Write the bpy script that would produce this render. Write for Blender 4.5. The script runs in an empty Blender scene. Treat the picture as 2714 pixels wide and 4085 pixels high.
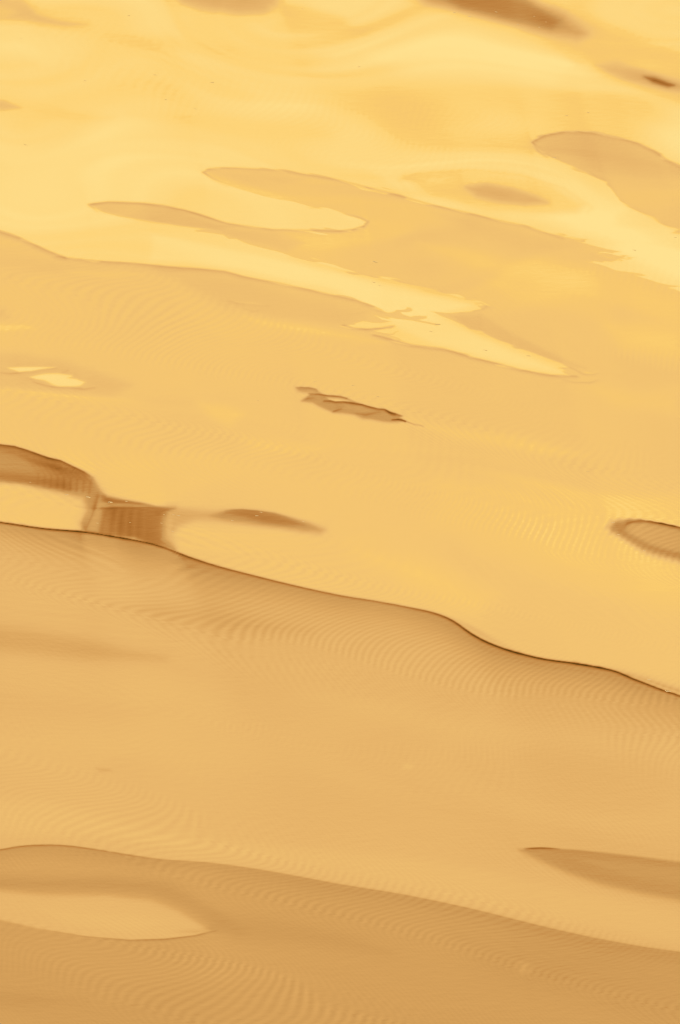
# Calm golden water mirroring an added, unseen rock wall: low waves, ripples, torn folds and floating flecks.
import bpy, math, random
import numpy as np

# ------------------------------------------------------------------ camera, light, exposure
scene = bpy.context.scene
DEP = math.radians(32.0)          # the camera looks down this much
DIST = 50.0                       # metres to the middle of the water it sees
CAM = (0.0, -DIST*math.cos(DEP), DIST*math.sin(DEP))
cam_d = bpy.data.cameras.new("camera")
cam = bpy.data.objects.new("camera", cam_d)
scene.collection.objects.link(cam)
cam.location = CAM
cam.rotation_euler = (math.pi/2-DEP, 0, 0)
cam_d.sensor_fit = 'HORIZONTAL'
cam_d.sensor_width = 36.0
cam_d.lens = 36.0/(2*1.7/DIST)
cam_d.clip_start = 0.1
cam_d.clip_end = 3000.0
scene.camera = cam

SUN_EL, SUN_AZ = math.radians(38), math.radians(12)     # the sun stands behind the camera, a little to its left
world = bpy.data.worlds.new("World"); scene.world = world
world.use_nodes = True
nt = world.node_tree
bg = nt.nodes["Background"]
sky = nt.nodes.new("ShaderNodeTexSky")
sky.sky_type = 'NISHITA'; sky.sun_disc = False
sky.sun_elevation = SUN_EL; sky.sun_rotation = math.pi+SUN_AZ
sky.dust_density = 2.0
nt.links.new(sky.outputs[0], bg.inputs[0])
bg.inputs[1].default_value = 0.06
sl = bpy.data.lights.new("sun", 'SUN'); sl.energy = 4.0; sl.angle = math.radians(0.5); sl.color = (1.0, .93, .80)
so = bpy.data.objects.new("sun", sl); scene.collection.objects.link(so)
so.rotation_euler = (math.pi/2-SUN_EL, 0, -SUN_AZ)
scene.view_settings.view_transform = 'Standard'; scene.view_settings.look = 'None'
scene.view_settings.exposure = 0.3; scene.view_settings.gamma = 1.0
scene.cycles.filter_width = 1.1
scene.cycles.caustics_reflective = False; scene.cycles.caustics_refractive = False

# ------------------------------------------------------------------ the place, in metres
WALL_Y = 60.0                     # the added, out-of-view reflector wall stands here
DIP = 0.30                        # its painted tone bands dip to the right
LAM = .006; SMOOTH = 4e-9
ASP = 0.53                        # waves are drawn longer along y than across
GX0, GX1, GY0, GY1 = -2.95, 2.95, -6.2, 7.9
# height (m) on the added wall of each tone the water should mirror
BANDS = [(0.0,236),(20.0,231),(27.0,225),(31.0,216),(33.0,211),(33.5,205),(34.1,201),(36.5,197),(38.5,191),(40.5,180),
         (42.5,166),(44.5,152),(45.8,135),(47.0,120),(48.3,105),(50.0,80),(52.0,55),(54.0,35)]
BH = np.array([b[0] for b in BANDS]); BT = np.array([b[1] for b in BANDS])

def grid(step_x=.0034, step_y=.0064):
    xs = np.arange(GX0, GX1+1e-6, step_x, dtype=np.float32)
    ys = np.arange(GY0, GY1+1e-6, step_y, dtype=np.float32)
    return xs, ys

def noise(xs, ys, lx, ly, seed, ang=-14.0):
    """smooth random field, unit variance, lx long and ly across (metres, across measured in the ASP metric)"""
    nx, ny = len(xs), len(ys)
    dx = float(xs[1]-xs[0]); dy = float(ys[1]-ys[0])*ASP
    # white noise laid down on a fixed lattice, so that the field does not depend on the step
    rng = np.random.RandomState(seed)
    kx = np.fft.rfftfreq(nx, dx)*2*np.pi; ky = np.fft.fftfreq(ny, dy)*2*np.pi
    a = math.radians(ang)
    n = rng.standard_normal((ny, nx)).astype(np.float32)
    KX = kx[None, :]*math.cos(a)+ky[:, None]*math.sin(a)
    KY = -kx[None, :]*math.sin(a)+ky[:, None]*math.cos(a)
    f = np.fft.irfft2(np.fft.rfft2(n)*np.exp(-.5*((KX*lx)**2+(KY*ly)**2)), s=(ny, nx))
    return (f/f.std()).astype(np.float32)

def banded(T, X, Y, nodes, reach, fn, closed):
    """run fn on bands of the grid that the outline comes near"""
    P = np.array(nodes, dtype=np.float32)
    A = P; B = np.roll(P, -1, axis=0)
    if not closed: A = A[:-1]; B = B[:-1]
    xmin, xmax = P[:, 0].min()-reach, P[:, 0].max()+reach
    ry = reach/ASP
    ymin, ymax = P[:, 1].min()-ry, P[:, 1].max()+ry
    xs, ys = X, Y
    c0, c1 = np.searchsorted(xs, [xmin, xmax]); r0, r1 = np.searchsorted(ys, [ymin, ymax])
    if c1 <= c0 or r1 <= r0: return
    for r in range(r0, r1, 48):
        e = min(r+48, r1)
        lo, hi = ys[r]-ry, ys[e-1]+ry
        k = (np.maximum(A[:, 1], B[:, 1]) >= lo) & (np.minimum(A[:, 1], B[:, 1]) <= hi)
        fn(slice(r, e), slice(c0, c1), A[k], B[k], A, B)

def seg_dist(px, py, A, B):
    """distance to the nearest segment, the third value of its nodes there, and the side (+ = farther away)"""
    best = np.full(px.shape, 1e9, np.float32); val = np.ones(px.shape, np.float32); side = np.zeros(px.shape, np.float32)
    for a, b in zip(A, B):
        ax, ay, bx, by = a[0], a[1]*ASP, b[0], b[1]*ASP
        ux, uy = bx-ax, by-ay
        L = ux*ux+uy*uy+1e-12
        t = np.clip(((px-ax)*ux+(py-ay)*uy)/L, 0, 1)
        ex, ey = px-(ax+t*ux), py-(ay+t*uy)
        d = ex*ex+ey*ey
        m = d < best
        best = np.where(m, d, best)
        val = np.where(m, a[2]+t*(b[2]-a[2]), val)
        side = np.where(m, (ux*(py-ay)-uy*(px-ax))*(1 if ux >= 0 else -1), side)
    return np.sqrt(best), val, side

def draw(T, xs, ys, feats, WX, WY):
    """lay the traced waves over the tone field T (tone = which band of the cliff a spot mirrors)"""
    for f in feats:
        if f[0] == 'fill':
            _, nodes, val, alpha, jag, mode = f
            reach = 2.2*max(n[2] for n in nodes)+.01
            def fn(R, C, A, B, A0, B0):
                px = xs[None, C]+jag*WX[R, C]; py = ys[R, None]+jag*WY[R, C]
                d, soft, _s = seg_dist(px, py*ASP, A, B)
                ins = np.zeros(px.shape, bool)
                lo, hi = py.min(), py.max()
                for a, b in zip(A0, B0):
                    if max(a[1], b[1]) < lo or min(a[1], b[1]) > hi or a[1] == b[1]: continue
                    c = (a[1] > py) != (b[1] > py)
                    ins ^= c & (px < (b[0]-a[0])*(py-a[1])/(b[1]-a[1])+a[0])
                sd = np.where(ins, d, -d)/soft
                m = .5+.5*np.tanh(1.25*sd)
                m = alpha*m
                if mode == 'set': T[R, C] += (val-T[R, C])*m
                else: T[R, C] += val*m
            banded(T, xs, ys, nodes, reach, fn, True)
        else:
            _, nodes, ampl, wu, wd, jag = f
            reach = 3.2*max(wu, wd)
            def fn(R, C, A, B, A0, B0):
                if len(A) == 0: return
                px = xs[None, C]+0*ys[R, None]; py = ys[R, None]+0*px
                d, v, s = seg_dist(px, py*ASP, A, B)
                w = np.where(s > 0, wu, wd)
                q = np.exp(-(d/w)**1.35)
                # fade to nothing at the reach
                q *= np.clip((reach-d)/(.35*reach), 0, 1)
                T[R, C] += ampl*v*q
            banded(T, xs, ys, nodes, reach, fn, False)
    return T

def tone_field(xs, ys, feats):
    px = .002168
    T = np.full((len(ys), len(xs)), 214.0, np.float32)
    WX = .012*noise(xs, ys, .05, .007, 5); WY = .009*noise(xs, ys, .035, .005, 6)*np.clip(noise(xs, ys, .3, .1, 7)+.6, .15, 2)
    draw(T, xs, ys, feats, WX, WY)
    up = np.clip((ys-2.2)/1.6, 0, 1)[:, None]      # the far water carries wider, softer swells
    dx = float(xs[1]-xs[0]); dy = float(ys[1]-ys[0])
    SX = .16*noise(xs, ys, .30, .16, 21, 0)/dx; SY = .30*noise(xs, ys, .34, .13, 22, 0)/dy
    jj = np.arange(len(ys), dtype=np.float32)[:, None]+SY; ii = np.arange(len(xs), dtype=np.float32)[None, :]+SX
    j0 = np.clip(jj, 0, len(ys)-2).astype(np.int32); i0 = np.clip(ii, 0, len(xs)-2).astype(np.int32)
    fj = np.clip(jj-j0, 0, 1); fi = np.clip(ii-i0, 0, 1)
    def swirl(f):
        return (f[j0, i0]*(1-fj)+f[j0+1, i0]*fj)*(1-fi)+(f[j0, i0+1]*(1-fj)+f[j0+1, i0+1]*fj)*fi
    T += (.5+2.1*up)*swirl(noise(xs, ys, 200*px, 24*px, 11, -9))+(.2+.8*up)*swirl(noise(xs, ys, 110*px, 9*px, 12, -8))
    T += (1.2+1.2*up)*swirl(noise(xs, ys, 230*px, 60*px, 13, -12))
    return T

def aim(xs, ys, T):
    """slope dz/dy that makes every spot mirror the cliff at the height of its tone"""
    h = np.interp(T, BT[::-1], BH[::-1]).astype(np.float32)
    return h

def angles(X, Y):
    return np.arctan2(CAM[2], np.hypot(Y-CAM[1], 0))

def slope_for(h, X, Y):
    e = np.arctan2(h-DIP*X, WALL_Y-Y)
    return np.tan((e-np.arctan2(CAM[2], Y-CAM[1]))/2)

def mirrored(z, zx, zy, X, Y):
    """height on the cliff (along its strata) that the surface z mirrors towards the camera"""
    vx, vy, vz = X-CAM[0], Y-CAM[1], z-CAM[2]
    nn = 1.0/(1+zx*zx+zy*zy)
    dn = (-zx*vx-zy*vy+vz)*nn
    rx, ry, rz = vx+2*dn*zx, vy+2*dn*zy, vz-2*dn
    ry = np.maximum(ry, .2*np.abs(rz)+1e-3)
    s = (WALL_Y-Y)/ry
    return z+s*rz+DIP*(X+s*rx)

def win(c, lo, hi, m):
    a = np.clip((c-lo)/m, 0, 1); b = np.clip((hi-c)/m, 0, 1)
    return a*a*(3-2*a)*b*b*(3-2*b)

def diff(z, h, axis):
    return (np.roll(z, -1, axis)-np.roll(z, 1, axis))/(2*h)

def solve(xs, ys, T, z, outer, inner, lam):
    """shape the surface until it mirrors the wanted bands: Gauss-Newton steps, each by preconditioned conjugate gradients"""
    dx = float(xs[1]-xs[0]); dy = float(ys[1]-ys[0])
    X = xs[None, :]; Y = ys[:, None]
    g0 = slope_for(aim(xs, ys, T), X, Y).astype(np.float32)
    W = (win(X, xs[0], xs[-1], .35)*win(Y, ys[0], ys[-1], .9)).astype(np.float32)
    ny, nx = g0.shape
    kx = np.fft.rfftfreq(nx, dx)[None, :]*2*np.pi; ky = np.fft.fftfreq(ny, dy)[:, None]*2*np.pi
    R = lam*kx*kx+SMOOTH*kx**4+1e-9*ky**4+.004
    cx, cy = np.sin(kx*dx)/dx, np.sin(ky*dy)/dy
    if z is None: z = np.zeros(g0.shape, np.float32)
    def reg(u): return np.fft.irfft2(R*np.fft.rfft2(u), s=(ny, nx)).astype(np.float32)
    for it in range(outer):
        zx, zy = diff(z, dx, 1), diff(z, dy, 0)
        act = slope_for(mirrored(z, zx, zy, X, Y), X, Y)
        e = 2e-3
        ay = ((slope_for(mirrored(z, zx, zy+e, X, Y), X, Y)-act)/e).astype(np.float32)
        ax = ((slope_for(mirrored(z, zx+e, zy, X, Y), X, Y)-act)/e).astype(np.float32)
        ax = np.clip(ax, -1.5, 1.5); ay = np.clip(ay, .3, 2)
        P = 1.0/(cy*cy+(.12+float(np.mean(ax*ax)))*cx*cx+R)
        w2 = W*W
        def AtA(u):
            j = w2*(ay*diff(u, dy, 0)+ax*diff(u, dx, 1))
            return -diff(ay*j, dy, 0)-diff(ax*j, dx, 1)+reg(u)
        r0 = w2*np.clip(g0-act, -.12, .12)
        b = -diff(ay*r0, dy, 0)-diff(ax*r0, dx, 1)-reg(z)
        d = np.zeros_like(z); r = b; p = None; rz = 0
        for k in range(inner):
            y = np.fft.irfft2(P*np.fft.rfft2(r), s=(ny, nx)).astype(np.float32)
            rzn = float(np.sum(r*y, dtype=np.float64))
            p = y if p is None else y+(rzn/rz)*p
            rz = rzn
            q = AtA(p); al = rz/float(np.sum(p*q, dtype=np.float64))
            d = d+al*p; r = r-al*q
        z = (z+.9*d).astype(np.float32)
    return z

def resize(z, ny, nx):
    j = np.linspace(0, z.shape[0]-1, ny); i = np.linspace(0, z.shape[1]-1, nx)
    j0 = np.minimum(j.astype(int), z.shape[0]-2); i0 = np.minimum(i.astype(int), z.shape[1]-2)
    fj = (j-j0)[:, None]; fi = (i-i0)[None, :]
    a = z[j0]; b = z[j0+1]; c = a+(b-a)*fj
    return (c[:, i0]*(1-fi)+c[:, i0+1]*fi).astype(np.float32)

def relief(xs, ys, T, lam=LAM, coarse=4, n0=5, n1=2, inner=22, inner1=6):
    z = solve(xs[::coarse], ys[::coarse], T[::coarse, ::coarse], None, n0, inner, lam)
    if coarse > 1:
        # the coarse samples sit on every fourth line; pad so both grids share their corners
        j1 = (len(ys)-1)//coarse*coarse+1; i1 = (len(xs)-1)//coarse*coarse+1
        zf = np.zeros((len(ys), len(xs)), np.float32)
        zf[:j1, :i1] = resize(z, j1, i1); zf[j1:] = zf[j1-1]; zf[:, i1:] = zf[:, i1-1:i1]
        z = solve(xs, ys, T, zf, n1, inner1, lam)
    E = (win(xs[None, :], xs[0], xs[-1], .16)*win(ys[:, None], ys[0], ys[-1], .5)).astype(np.float32)
    return (z*E).astype(np.float32), E

def ripples(xs, ys, T, spots):
    """short capillary waves that fan out and close up again between the swells"""
    px = .002168
    dx = float(xs[1]-xs[0]); dy = float(ys[1]-ys[0])
    X = xs[None, :]/px; Y = ys[:, None]*ASP/px
    z = np.zeros(T.shape, np.float32)
    tt = np.arange(30, 236); hh = np.interp(tt, BT[::-1], BH[::-1])
    lift = draw(np.zeros(T.shape, np.float32), xs, ys, spots, T, T)       # where the ripples stand out most
    gain = np.clip(np.interp(T, tt, np.abs(np.gradient(hh))), .04, .5)*.0057   # slope per tone
    for seed, lam0, a0, sgn in ((31, 15.0, 1.0, 1), (47, 24.0, .25, 1)):
        G = 6.5*noise(xs, ys, 480*px, 60*px, seed, -12)+2.0*noise(xs, ys, 160*px, 30*px, seed+1, -14)
        ph = 2*np.pi*(X/lam0+sgn*.05*Y+G)
        py_, px_ = np.gradient(ph, dy, dx)
        kx_, ky_ = px_, py_
        k = np.hypot(kx_, ky_)
        eff = np.abs(ky_)+DIP*.5*np.abs(kx_)+.02*k
        lamm = 2*np.pi/np.hypot(kx_, ky_/ASP)/px        # wavelength in the ASP metric, in traced units
        keep = np.clip((lamm-3.6)/2.5, 0, 1)*np.clip((40-lamm)/12, 0, 1)
        patch = np.clip(1.0+.45*noise(xs, ys, 220*px, 38*px, seed+2, -12), .08, 1.6)
        near = np.interp(ys, [-5, -1.5, .4, 2.0, 3.2, 5.5], [3.4, 3.2, 3.0, 1.6, .9, .7])[:, None]
        calm = np.clip((T-112)/45, .15, 1)
        s = a0*(.72*patch*near+.5*lift)*calm*keep*gain/eff             # slope amplitude along the line of sight
        s = np.minimum(s, .03/k)
        z += (s*np.sin(ph)).astype(np.float32)
    return z

FEATS = [
 ('fill',[(0.1546,4.7058,0.09367),(0.5064,4.7739,0.09378),(0.9279,4.7292,0.09373),(1.206,4.5663,0.09349),(1.1558,4.3738,0.09321),(0.782,4.304,0.09309),(0.387,4.4267,0.09326)],5,1.0,0.0,'add'),
 ('fill',[(0.9677,4.2714,0.06979),(1.4775,4.1845,0.0697),(1.8134,3.9067,0.06939),(1.968,3.5293,0.06897),(1.6559,3.9021,0.06938),(1.1942,3.9466,0.06943)],4,1.0,0.0,'add'),
 ('fill',[(1.0625,3.0196,0.05016),(1.4044,3.0008,0.05016),(1.6274,2.8085,0.05),(1.9374,2.5531,0.04979),(1.9251,2.1715,0.04948),(1.6174,2.4411,0.0497),(1.3519,2.6994,0.0499)],9,1.0,0.0,'add'),
 ('fill',[(-0.5218,4.3706,0.05823),(-0.1958,4.4223,0.05828),(-0.0558,4.235,0.05811),(-0.1948,4.0965,0.05799),(-0.4271,4.1398,0.05802)],4,1.0,0.0,'add'),
 ('fill',[(-1.253,4.8518,0.03754),(-0.8542,4.8491,0.03755),(-0.4313,4.7691,0.0375),(-0.0562,4.6562,0.03744),(-0.1962,4.5381,0.03737),(-0.6644,4.6476,0.03743),(-1.1338,4.7411,0.03748)],-6,1.0,0.0,'add'),
 ('fill',[(-0.3392,5.0766,0.03768),(-0.0565,5.0571,0.03767),(0.1316,4.9491,0.03761),(-0.0564,4.893,0.03758),(-0.3387,4.9828,0.03763)],-10,1.0,0.0,'add'),
 ('fill',[(-1.9742,4.6646,0.04678),(-1.6931,4.6402,0.04677),(-1.6195,4.5044,0.04667),(-1.7812,4.4478,0.04663),(-1.9671,4.4329,0.04661)],-6,1.0,0.0,'add'),
 ('fill',[(-1.121,4.0175,0.03706),(-0.5185,3.9713,0.03703),(-0.0554,3.818,0.03695),(-0.4245,3.7658,0.03691),(-0.9338,3.8893,0.03698)],-4,1.0,0.0,'add'),
 ('fill',[(-0.0557,4.0965,0.05798),(0.2697,4.257,0.05813),(0.5252,4.219,0.0581),(0.732,4.0155,0.05791),(0.4992,3.8704,0.05778),(0.2219,3.8681,0.05778)],-5,1.0,0.0,'add'),
 ('fill',[(-1.9956,5.3623,0.02601),(-1.7826,5.3505,0.02601),(-1.708,5.2106,0.02595),(-1.6458,5.0807,0.0259),(-1.5384,5.0178,0.02588),(-1.3729,4.975,0.02586),(-1.4898,4.9485,0.02585),(-1.7025,4.9958,0.02587),(-1.9848,5.0095,0.02587)],188,0.85,0.0,'set'),
 ('fill',[(-1.9888,5.1394,0.02121),(-1.8243,5.153,0.02121),(-1.764,5.1007,0.0212),(-1.8093,5.0349,0.02117),(-1.9857,5.0378,0.02117)],208,0.6,0.0,'set'),
 ('fill',[(-0.9566,5.4304,0.04025),(-0.3411,5.4442,0.04026),(-0.3398,5.1935,0.04011),(-0.4102,5.1375,0.04008),(-0.5279,5.1235,0.04007),(-0.717,5.1698,0.04009),(-0.8592,5.2222,0.04013)],168,0.9,0.0,'set'),
 ('fill',[(-0.3871,5.2158,0.03068),(-0.1982,5.1972,0.03067),(0.0141,5.0953,0.03063),(0.0376,4.991,0.03058),(-0.1977,5.0276,0.03059),(-0.3629,5.1049,0.03063)],199,0.8,0.0,'set'),
 ('fill',[(1.1712,5.2349,0.04014),(1.4491,4.9946,0.03999),(1.6799,4.8236,0.03989),(2.0028,4.6399,0.03977),(1.9856,4.0895,0.03943),(1.6674,4.3351,0.03959),(1.4386,4.52,0.0397),(1.2771,4.6121,0.03976),(1.2103,4.7926,0.03987),(0.9788,4.9946,0.04)],199,0.95,0.0,'set'),
 ('fill',[(0.2749,5.4786,0.04029),(0.9382,5.4602,0.04028),(1.0771,5.2603,0.04016),(1.2167,5.1449,0.04009),(1.3308,4.9567,0.03997),(1.2829,4.911,0.03995),(1.1432,4.9766,0.03999),(0.9797,5.0553,0.04004),(0.8158,5.1326,0.04008),(0.6515,5.2086,0.04013),(0.4633,5.2956,0.04018)],146,0.85,0.0,'set'),
 ('fill',[(0.5115,5.4229,0.02842),(0.937,5.3735,0.02839),(1.0762,5.2039,0.02832),(1.1921,5.0848,0.02827),(1.144,5.0249,0.02825),(0.9802,5.0895,0.02828),(0.8162,5.167,0.02831),(0.6518,5.2382,0.02834)],120,0.8,0.0,'set'),
 ('fill',[(1.3801,4.6215,0.03041),(1.4973,4.6342,0.03041),(1.6357,4.5612,0.03038),(1.7641,4.4688,0.03033),(1.9014,4.3788,0.03029),(1.8076,4.3556,0.03028),(1.6692,4.4072,0.03031),(1.5309,4.472,0.03034),(1.4391,4.5425,0.03037)],168,0.9,0.0,'set'),
 ('fill',[(1.6387,4.4925,0.01401),(1.6944,4.4829,0.014),(1.7974,4.4084,0.01399),(1.7621,4.3962,0.01399),(1.6817,4.439,0.01399)],88,0.9,0.0,'set'),
 ('fill',[(-1.9582,4.1448,0.02552),(-1.7953,4.1269,0.02552),(-1.7124,4.059,0.02549),(-1.7926,4.0291,0.02548),(-1.9545,4.0252,0.02547)],184,0.9,0.0,'set'),
 ('fill',[(-1.6784,4.0883,0.03246),(-1.4919,4.0394,0.03243),(-1.2127,3.9733,0.0324),(-1.3506,3.9313,0.03238),(-1.6293,3.9793,0.0324)],-6,1.0,0.0,'add'),
 ('fill',[(0.1744,3.4283,0.02754),(0.5883,3.5132,0.02758),(0.9557,3.4889,0.02757),(1.2751,3.3671,0.02752),(1.4983,3.1069,0.02741),(1.402,2.9001,0.02731),(1.0383,2.9328,0.02732),(0.7201,2.9845,0.02734),(0.4018,3.1112,0.0274)],5,1.0,0.0,'add'),
 ('fill',[(0.3348,3.3839,0.03211),(0.5875,3.4303,0.03213),(0.8624,3.395,0.03211),(1.1131,3.2971,0.03207),(1.2816,3.131,0.03198),(1.2454,3.034,0.03193),(1.0397,3.0185,0.03192),(0.7666,3.0573,0.03194),(0.4937,3.1812,0.032)],205,0.95,0.0,'set'),
 ('fill',[(0.4035,3.362,0.01834),(0.5184,3.3925,0.01835),(0.5868,3.357,0.01834),(0.4946,3.295,0.01832)],217,0.5,0.0,'set'),
 ('fill',[(0.6661,3.2672,0.02289),(0.7695,3.2983,0.0229),(0.9064,3.2598,0.02289),(1.0311,3.1858,0.02286),(1.0919,3.1299,0.02284),(0.9726,3.1031,0.02283),(0.836,3.1324,0.02284),(0.7224,3.1806,0.02286)],175,1,0.0,'set'),
 ('stroke',[(0.3568,3.223,0.3),(0.3116,3.3366,0.8),(0.4038,3.4081,1),(0.6795,3.4484,0.9),(0.9544,3.4076,0.9),(1.1819,3.2952,0.8),(1.327,3.1134,0.7),(1.2906,3.0138,0.5)],-5,0.00916,0.01145,0.0),
 ('fill',[(1.0633,3.0656,0.05705),(1.3552,2.8442,0.05684),(1.62,2.5378,0.05656),(1.9282,2.2675,0.05631),(1.9431,2.7328,0.05675),(1.6318,2.9741,0.05698),(1.3619,3.141,0.05713)],3,1.0,0.0,'add'),
 ('fill',[(-0.9848,2.7401,0.01815),(-0.4162,2.5408,0.0181),(0.2613,2.2626,0.01802),(0.6871,2.0706,0.01796),(0.484,1.9535,0.01793),(0.8164,1.6647,0.01784),(1.1458,1.3982,0.01776),(0.9247,1.4616,0.01778),(0.4816,1.6534,0.01784),(0.2595,1.8491,0.01789),(-0.009,2.1862,0.01799),(-0.5054,2.3905,0.01805),(-0.9803,2.4621,0.01807)],6,1.0,0.0,'add'),
 ('fill',[(-3.1774,3.4659,0.00276),(-1.9861,2.848,0.00273),(-1.778,2.7188,0.00272),(-1.6629,2.654,0.00272),(-1.5472,2.5547,0.00271),(-1.4776,2.4826,0.00271),(-1.3752,2.4494,0.00271),(-1.262,2.4346,0.00271),(-1.07,2.4243,0.00271),(-0.889,2.3938,0.00271),(-0.7309,2.3801,0.00271),(-0.5953,2.3585,0.00271),(-0.5048,2.3116,0.0027),(-0.3242,2.258,0.0027),(-0.189,2.2008,0.0027),(-0.0157,2.1259,0.0027),(0.0696,2.0989,0.0027),(0.0988,2.0704,0.00269),(0.157,2.0299,0.00269),(0.2152,1.9917,0.00269),(0.2533,1.9674,0.00269),(0.2959,1.9761,0.00269),(0.3297,2.0102,0.00269),(0.3545,2.0271,0.00269),(0.3813,2.0151,0.00269),(0.3542,1.9864,0.00269),(0.3295,1.9707,0.00269),(0.3249,1.9534,0.00269),(0.3651,1.9318,0.00269),(0.4055,1.9464,0.00269),(0.4481,1.9406,0.00269),(0.4457,1.9182,0.00269),(0.4053,1.9027,0.00269),(0.4454,1.8859,0.00269),(0.4811,1.8696,0.00269),(0.537,1.8617,0.00269),(0.481,1.8527,0.00268),(0.4342,1.8732,0.00269),(0.3761,1.8929,0.00269),(0.3291,1.902,0.00269),(0.2732,1.9047,0.00269),(0.215,1.9277,0.00269),(0.1792,1.9459,0.00269),(0.2149,1.9001,0.00269),(0.2842,1.8833,0.00269),(0.2036,1.865,0.00268),(0.1253,1.8802,0.00269),(0.0179,1.8425,0.00268),(0.0693,1.8125,0.00268),(0.1386,1.8,0.00268),(0.2034,1.8113,0.00268),(0.2773,1.8366,0.00268),(0.2481,1.8138,0.00268),(0.1743,1.7844,0.00268),(0.2256,1.763,0.00268),(0.2725,1.7566,0.00268),(0.2972,1.7791,0.00268),(0.2724,1.7474,0.00268),(0.2367,1.7332,0.00268),(0.3012,1.6893,0.00268),(0.2366,1.7159,0.00268),(0.1742,1.7457,0.00268),(0.2366,1.7078,0.00268),(0.2944,1.681,0.00268),(0.3634,1.6432,0.00268),(0.4435,1.6219,0.00267),(0.5347,1.6027,0.00267),(0.5879,1.579,0.00267),(0.6323,1.5609,0.00267),(0.672,1.525,0.00267),(0.7141,1.5148,0.00267),(0.7829,1.494,0.00267),(0.8493,1.4723,0.00267),(0.7936,1.4657,0.00267),(0.8201,1.4495,0.00267),(0.8776,1.4334,0.00267),(0.9307,1.4173,0.00267),(0.9729,1.4177,0.00267),(1.0147,1.3934,0.00266),(1.0743,1.3717,0.00266),(1.1229,1.3591,0.00266),(1.2006,1.3631,0.00266),(1.1723,1.3894,0.00266),(1.1223,1.4432,0.00267),(1.1779,1.4481,0.00267),(1.1564,1.4848,0.00267),(1.0905,1.531,0.00267),(1.0025,1.5896,0.00267),(0.9475,1.6351,0.00268),(0.9052,1.6399,0.00268),(0.8834,1.6746,0.00268),(0.8371,1.7093,0.00268),(0.773,1.7598,0.00268),(0.7267,1.8144,0.00268),(0.6731,1.8245,0.00268),(0.6378,1.8658,0.00269),(0.5601,1.9355,0.00269),(0.4754,1.9977,0.00269),(0.5605,1.9776,0.00269),(0.6615,1.9888,0.00269),(0.7291,2.0171,0.00269),(0.7094,2.0566,0.00269),(0.7589,2.0652,0.00269),(0.7189,2.1047,0.0027),(0.6518,2.128,0.0027),(0.6185,2.1729,0.0027),(0.5534,2.1828,0.0027),(0.5065,2.2269,0.0027),(0.3943,2.2826,0.0027),(0.2255,2.3416,0.00271),(0.1128,2.3763,0.00271),(0.0,2.4266,0.00271),(-0.2579,2.5506,0.00272),(-0.3033,2.5719,0.00272),(-0.4169,2.6332,0.00272),(-0.5308,2.7112,0.00272),(-0.5761,2.7091,0.00272),(-0.6106,2.7502,0.00272),(-0.6561,2.7618,0.00272),(-0.7539,2.7807,0.00272),(-0.6792,2.8075,0.00273),(-0.8159,2.8333,0.00273),(-0.987,2.8767,0.00273),(-1.1581,2.9107,0.00273),(-1.2614,2.9588,0.00273),(-1.3127,3.0165,0.00273),(-1.286,3.047,0.00274),(-1.2177,3.0527,0.00274),(-1.058,3.0456,0.00274),(-0.9324,3.0277,0.00274),(-0.8179,2.9857,0.00273),(-0.7032,2.9222,0.00273),(-0.5889,2.863,0.00273),(-0.475,2.8375,0.00273),(-0.3613,2.8123,0.00273),(-0.1909,2.813,0.00273),(0.0,2.8046,0.00273),(0.0568,2.8189,0.00273),(0.1182,2.8534,0.00273),(0.1411,2.9026,0.00273),(0.1161,2.9386,0.00273),(0.0683,2.9702,0.00273),(0.0,3.0053,0.00274),(-0.0775,3.0409,0.00274),(-0.2489,3.1061,0.00274),(-0.4205,3.1759,0.00274),(-0.5928,3.2633,0.00275),(-0.6736,3.3351,0.00275),(-0.7201,3.3949,0.00275),(-0.7022,3.4312,0.00275),(-0.629,3.4509,0.00275),(-0.5142,3.4519,0.00275),(-0.3075,3.4328,0.00275),(-0.1468,3.3988,0.00275),(0.0,3.3308,0.00275),(0.2858,3.1896,0.00274),(0.5134,3.0669,0.00274),(0.797,2.9436,0.00273),(0.9668,2.8765,0.00273),(1.0796,2.8218,0.00273),(1.1403,2.786,0.00273),(1.1693,2.7595,0.00272),(1.2168,2.7514,0.00272),(1.2552,2.7392,0.00272),(1.2894,2.7496,0.00272),(1.2503,2.7208,0.00272),(1.2119,2.7334,0.00272),(1.2724,2.6936,0.00272),(1.3014,2.6707,0.00272),(1.3395,2.6529,0.00272),(1.3821,2.6313,0.00272),(1.4297,2.6308,0.00272),(1.459,2.6212,0.00272),(1.4202,2.6117,0.00272),(1.3613,2.6096,0.00272),(1.352,2.5996,0.00272),(1.4015,2.5871,0.00272),(1.4444,2.582,0.00272),(1.4987,2.5782,0.00272),(1.4576,2.5654,0.00272),(1.5208,2.5532,0.00272),(1.4663,2.5484,0.00272),(1.4432,2.5285,0.00271),(1.4001,2.5262,0.00271),(1.3503,2.5219,0.00271),(1.3027,2.515,0.00271),(1.341,2.5094,0.00271),(1.4123,2.4673,0.00271),(1.4677,2.4195,0.00271),(1.5349,2.3951,0.00271),(1.5902,2.3515,0.00271),(1.6428,2.2941,0.0027),(1.6851,2.2757,0.0027),(1.7934,2.2825,0.0027),(1.7113,2.2489,0.0027),(1.7447,2.2346,0.0027),(1.7726,2.1891,0.0027),(2.0092,1.9956,0.00269),(3.1401,1.3391,0.00266),(2.7687,-5.7416,0.00235),(-2.7095,-5.6955,0.00235)],197,1.0,1.0,'set'),
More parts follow.
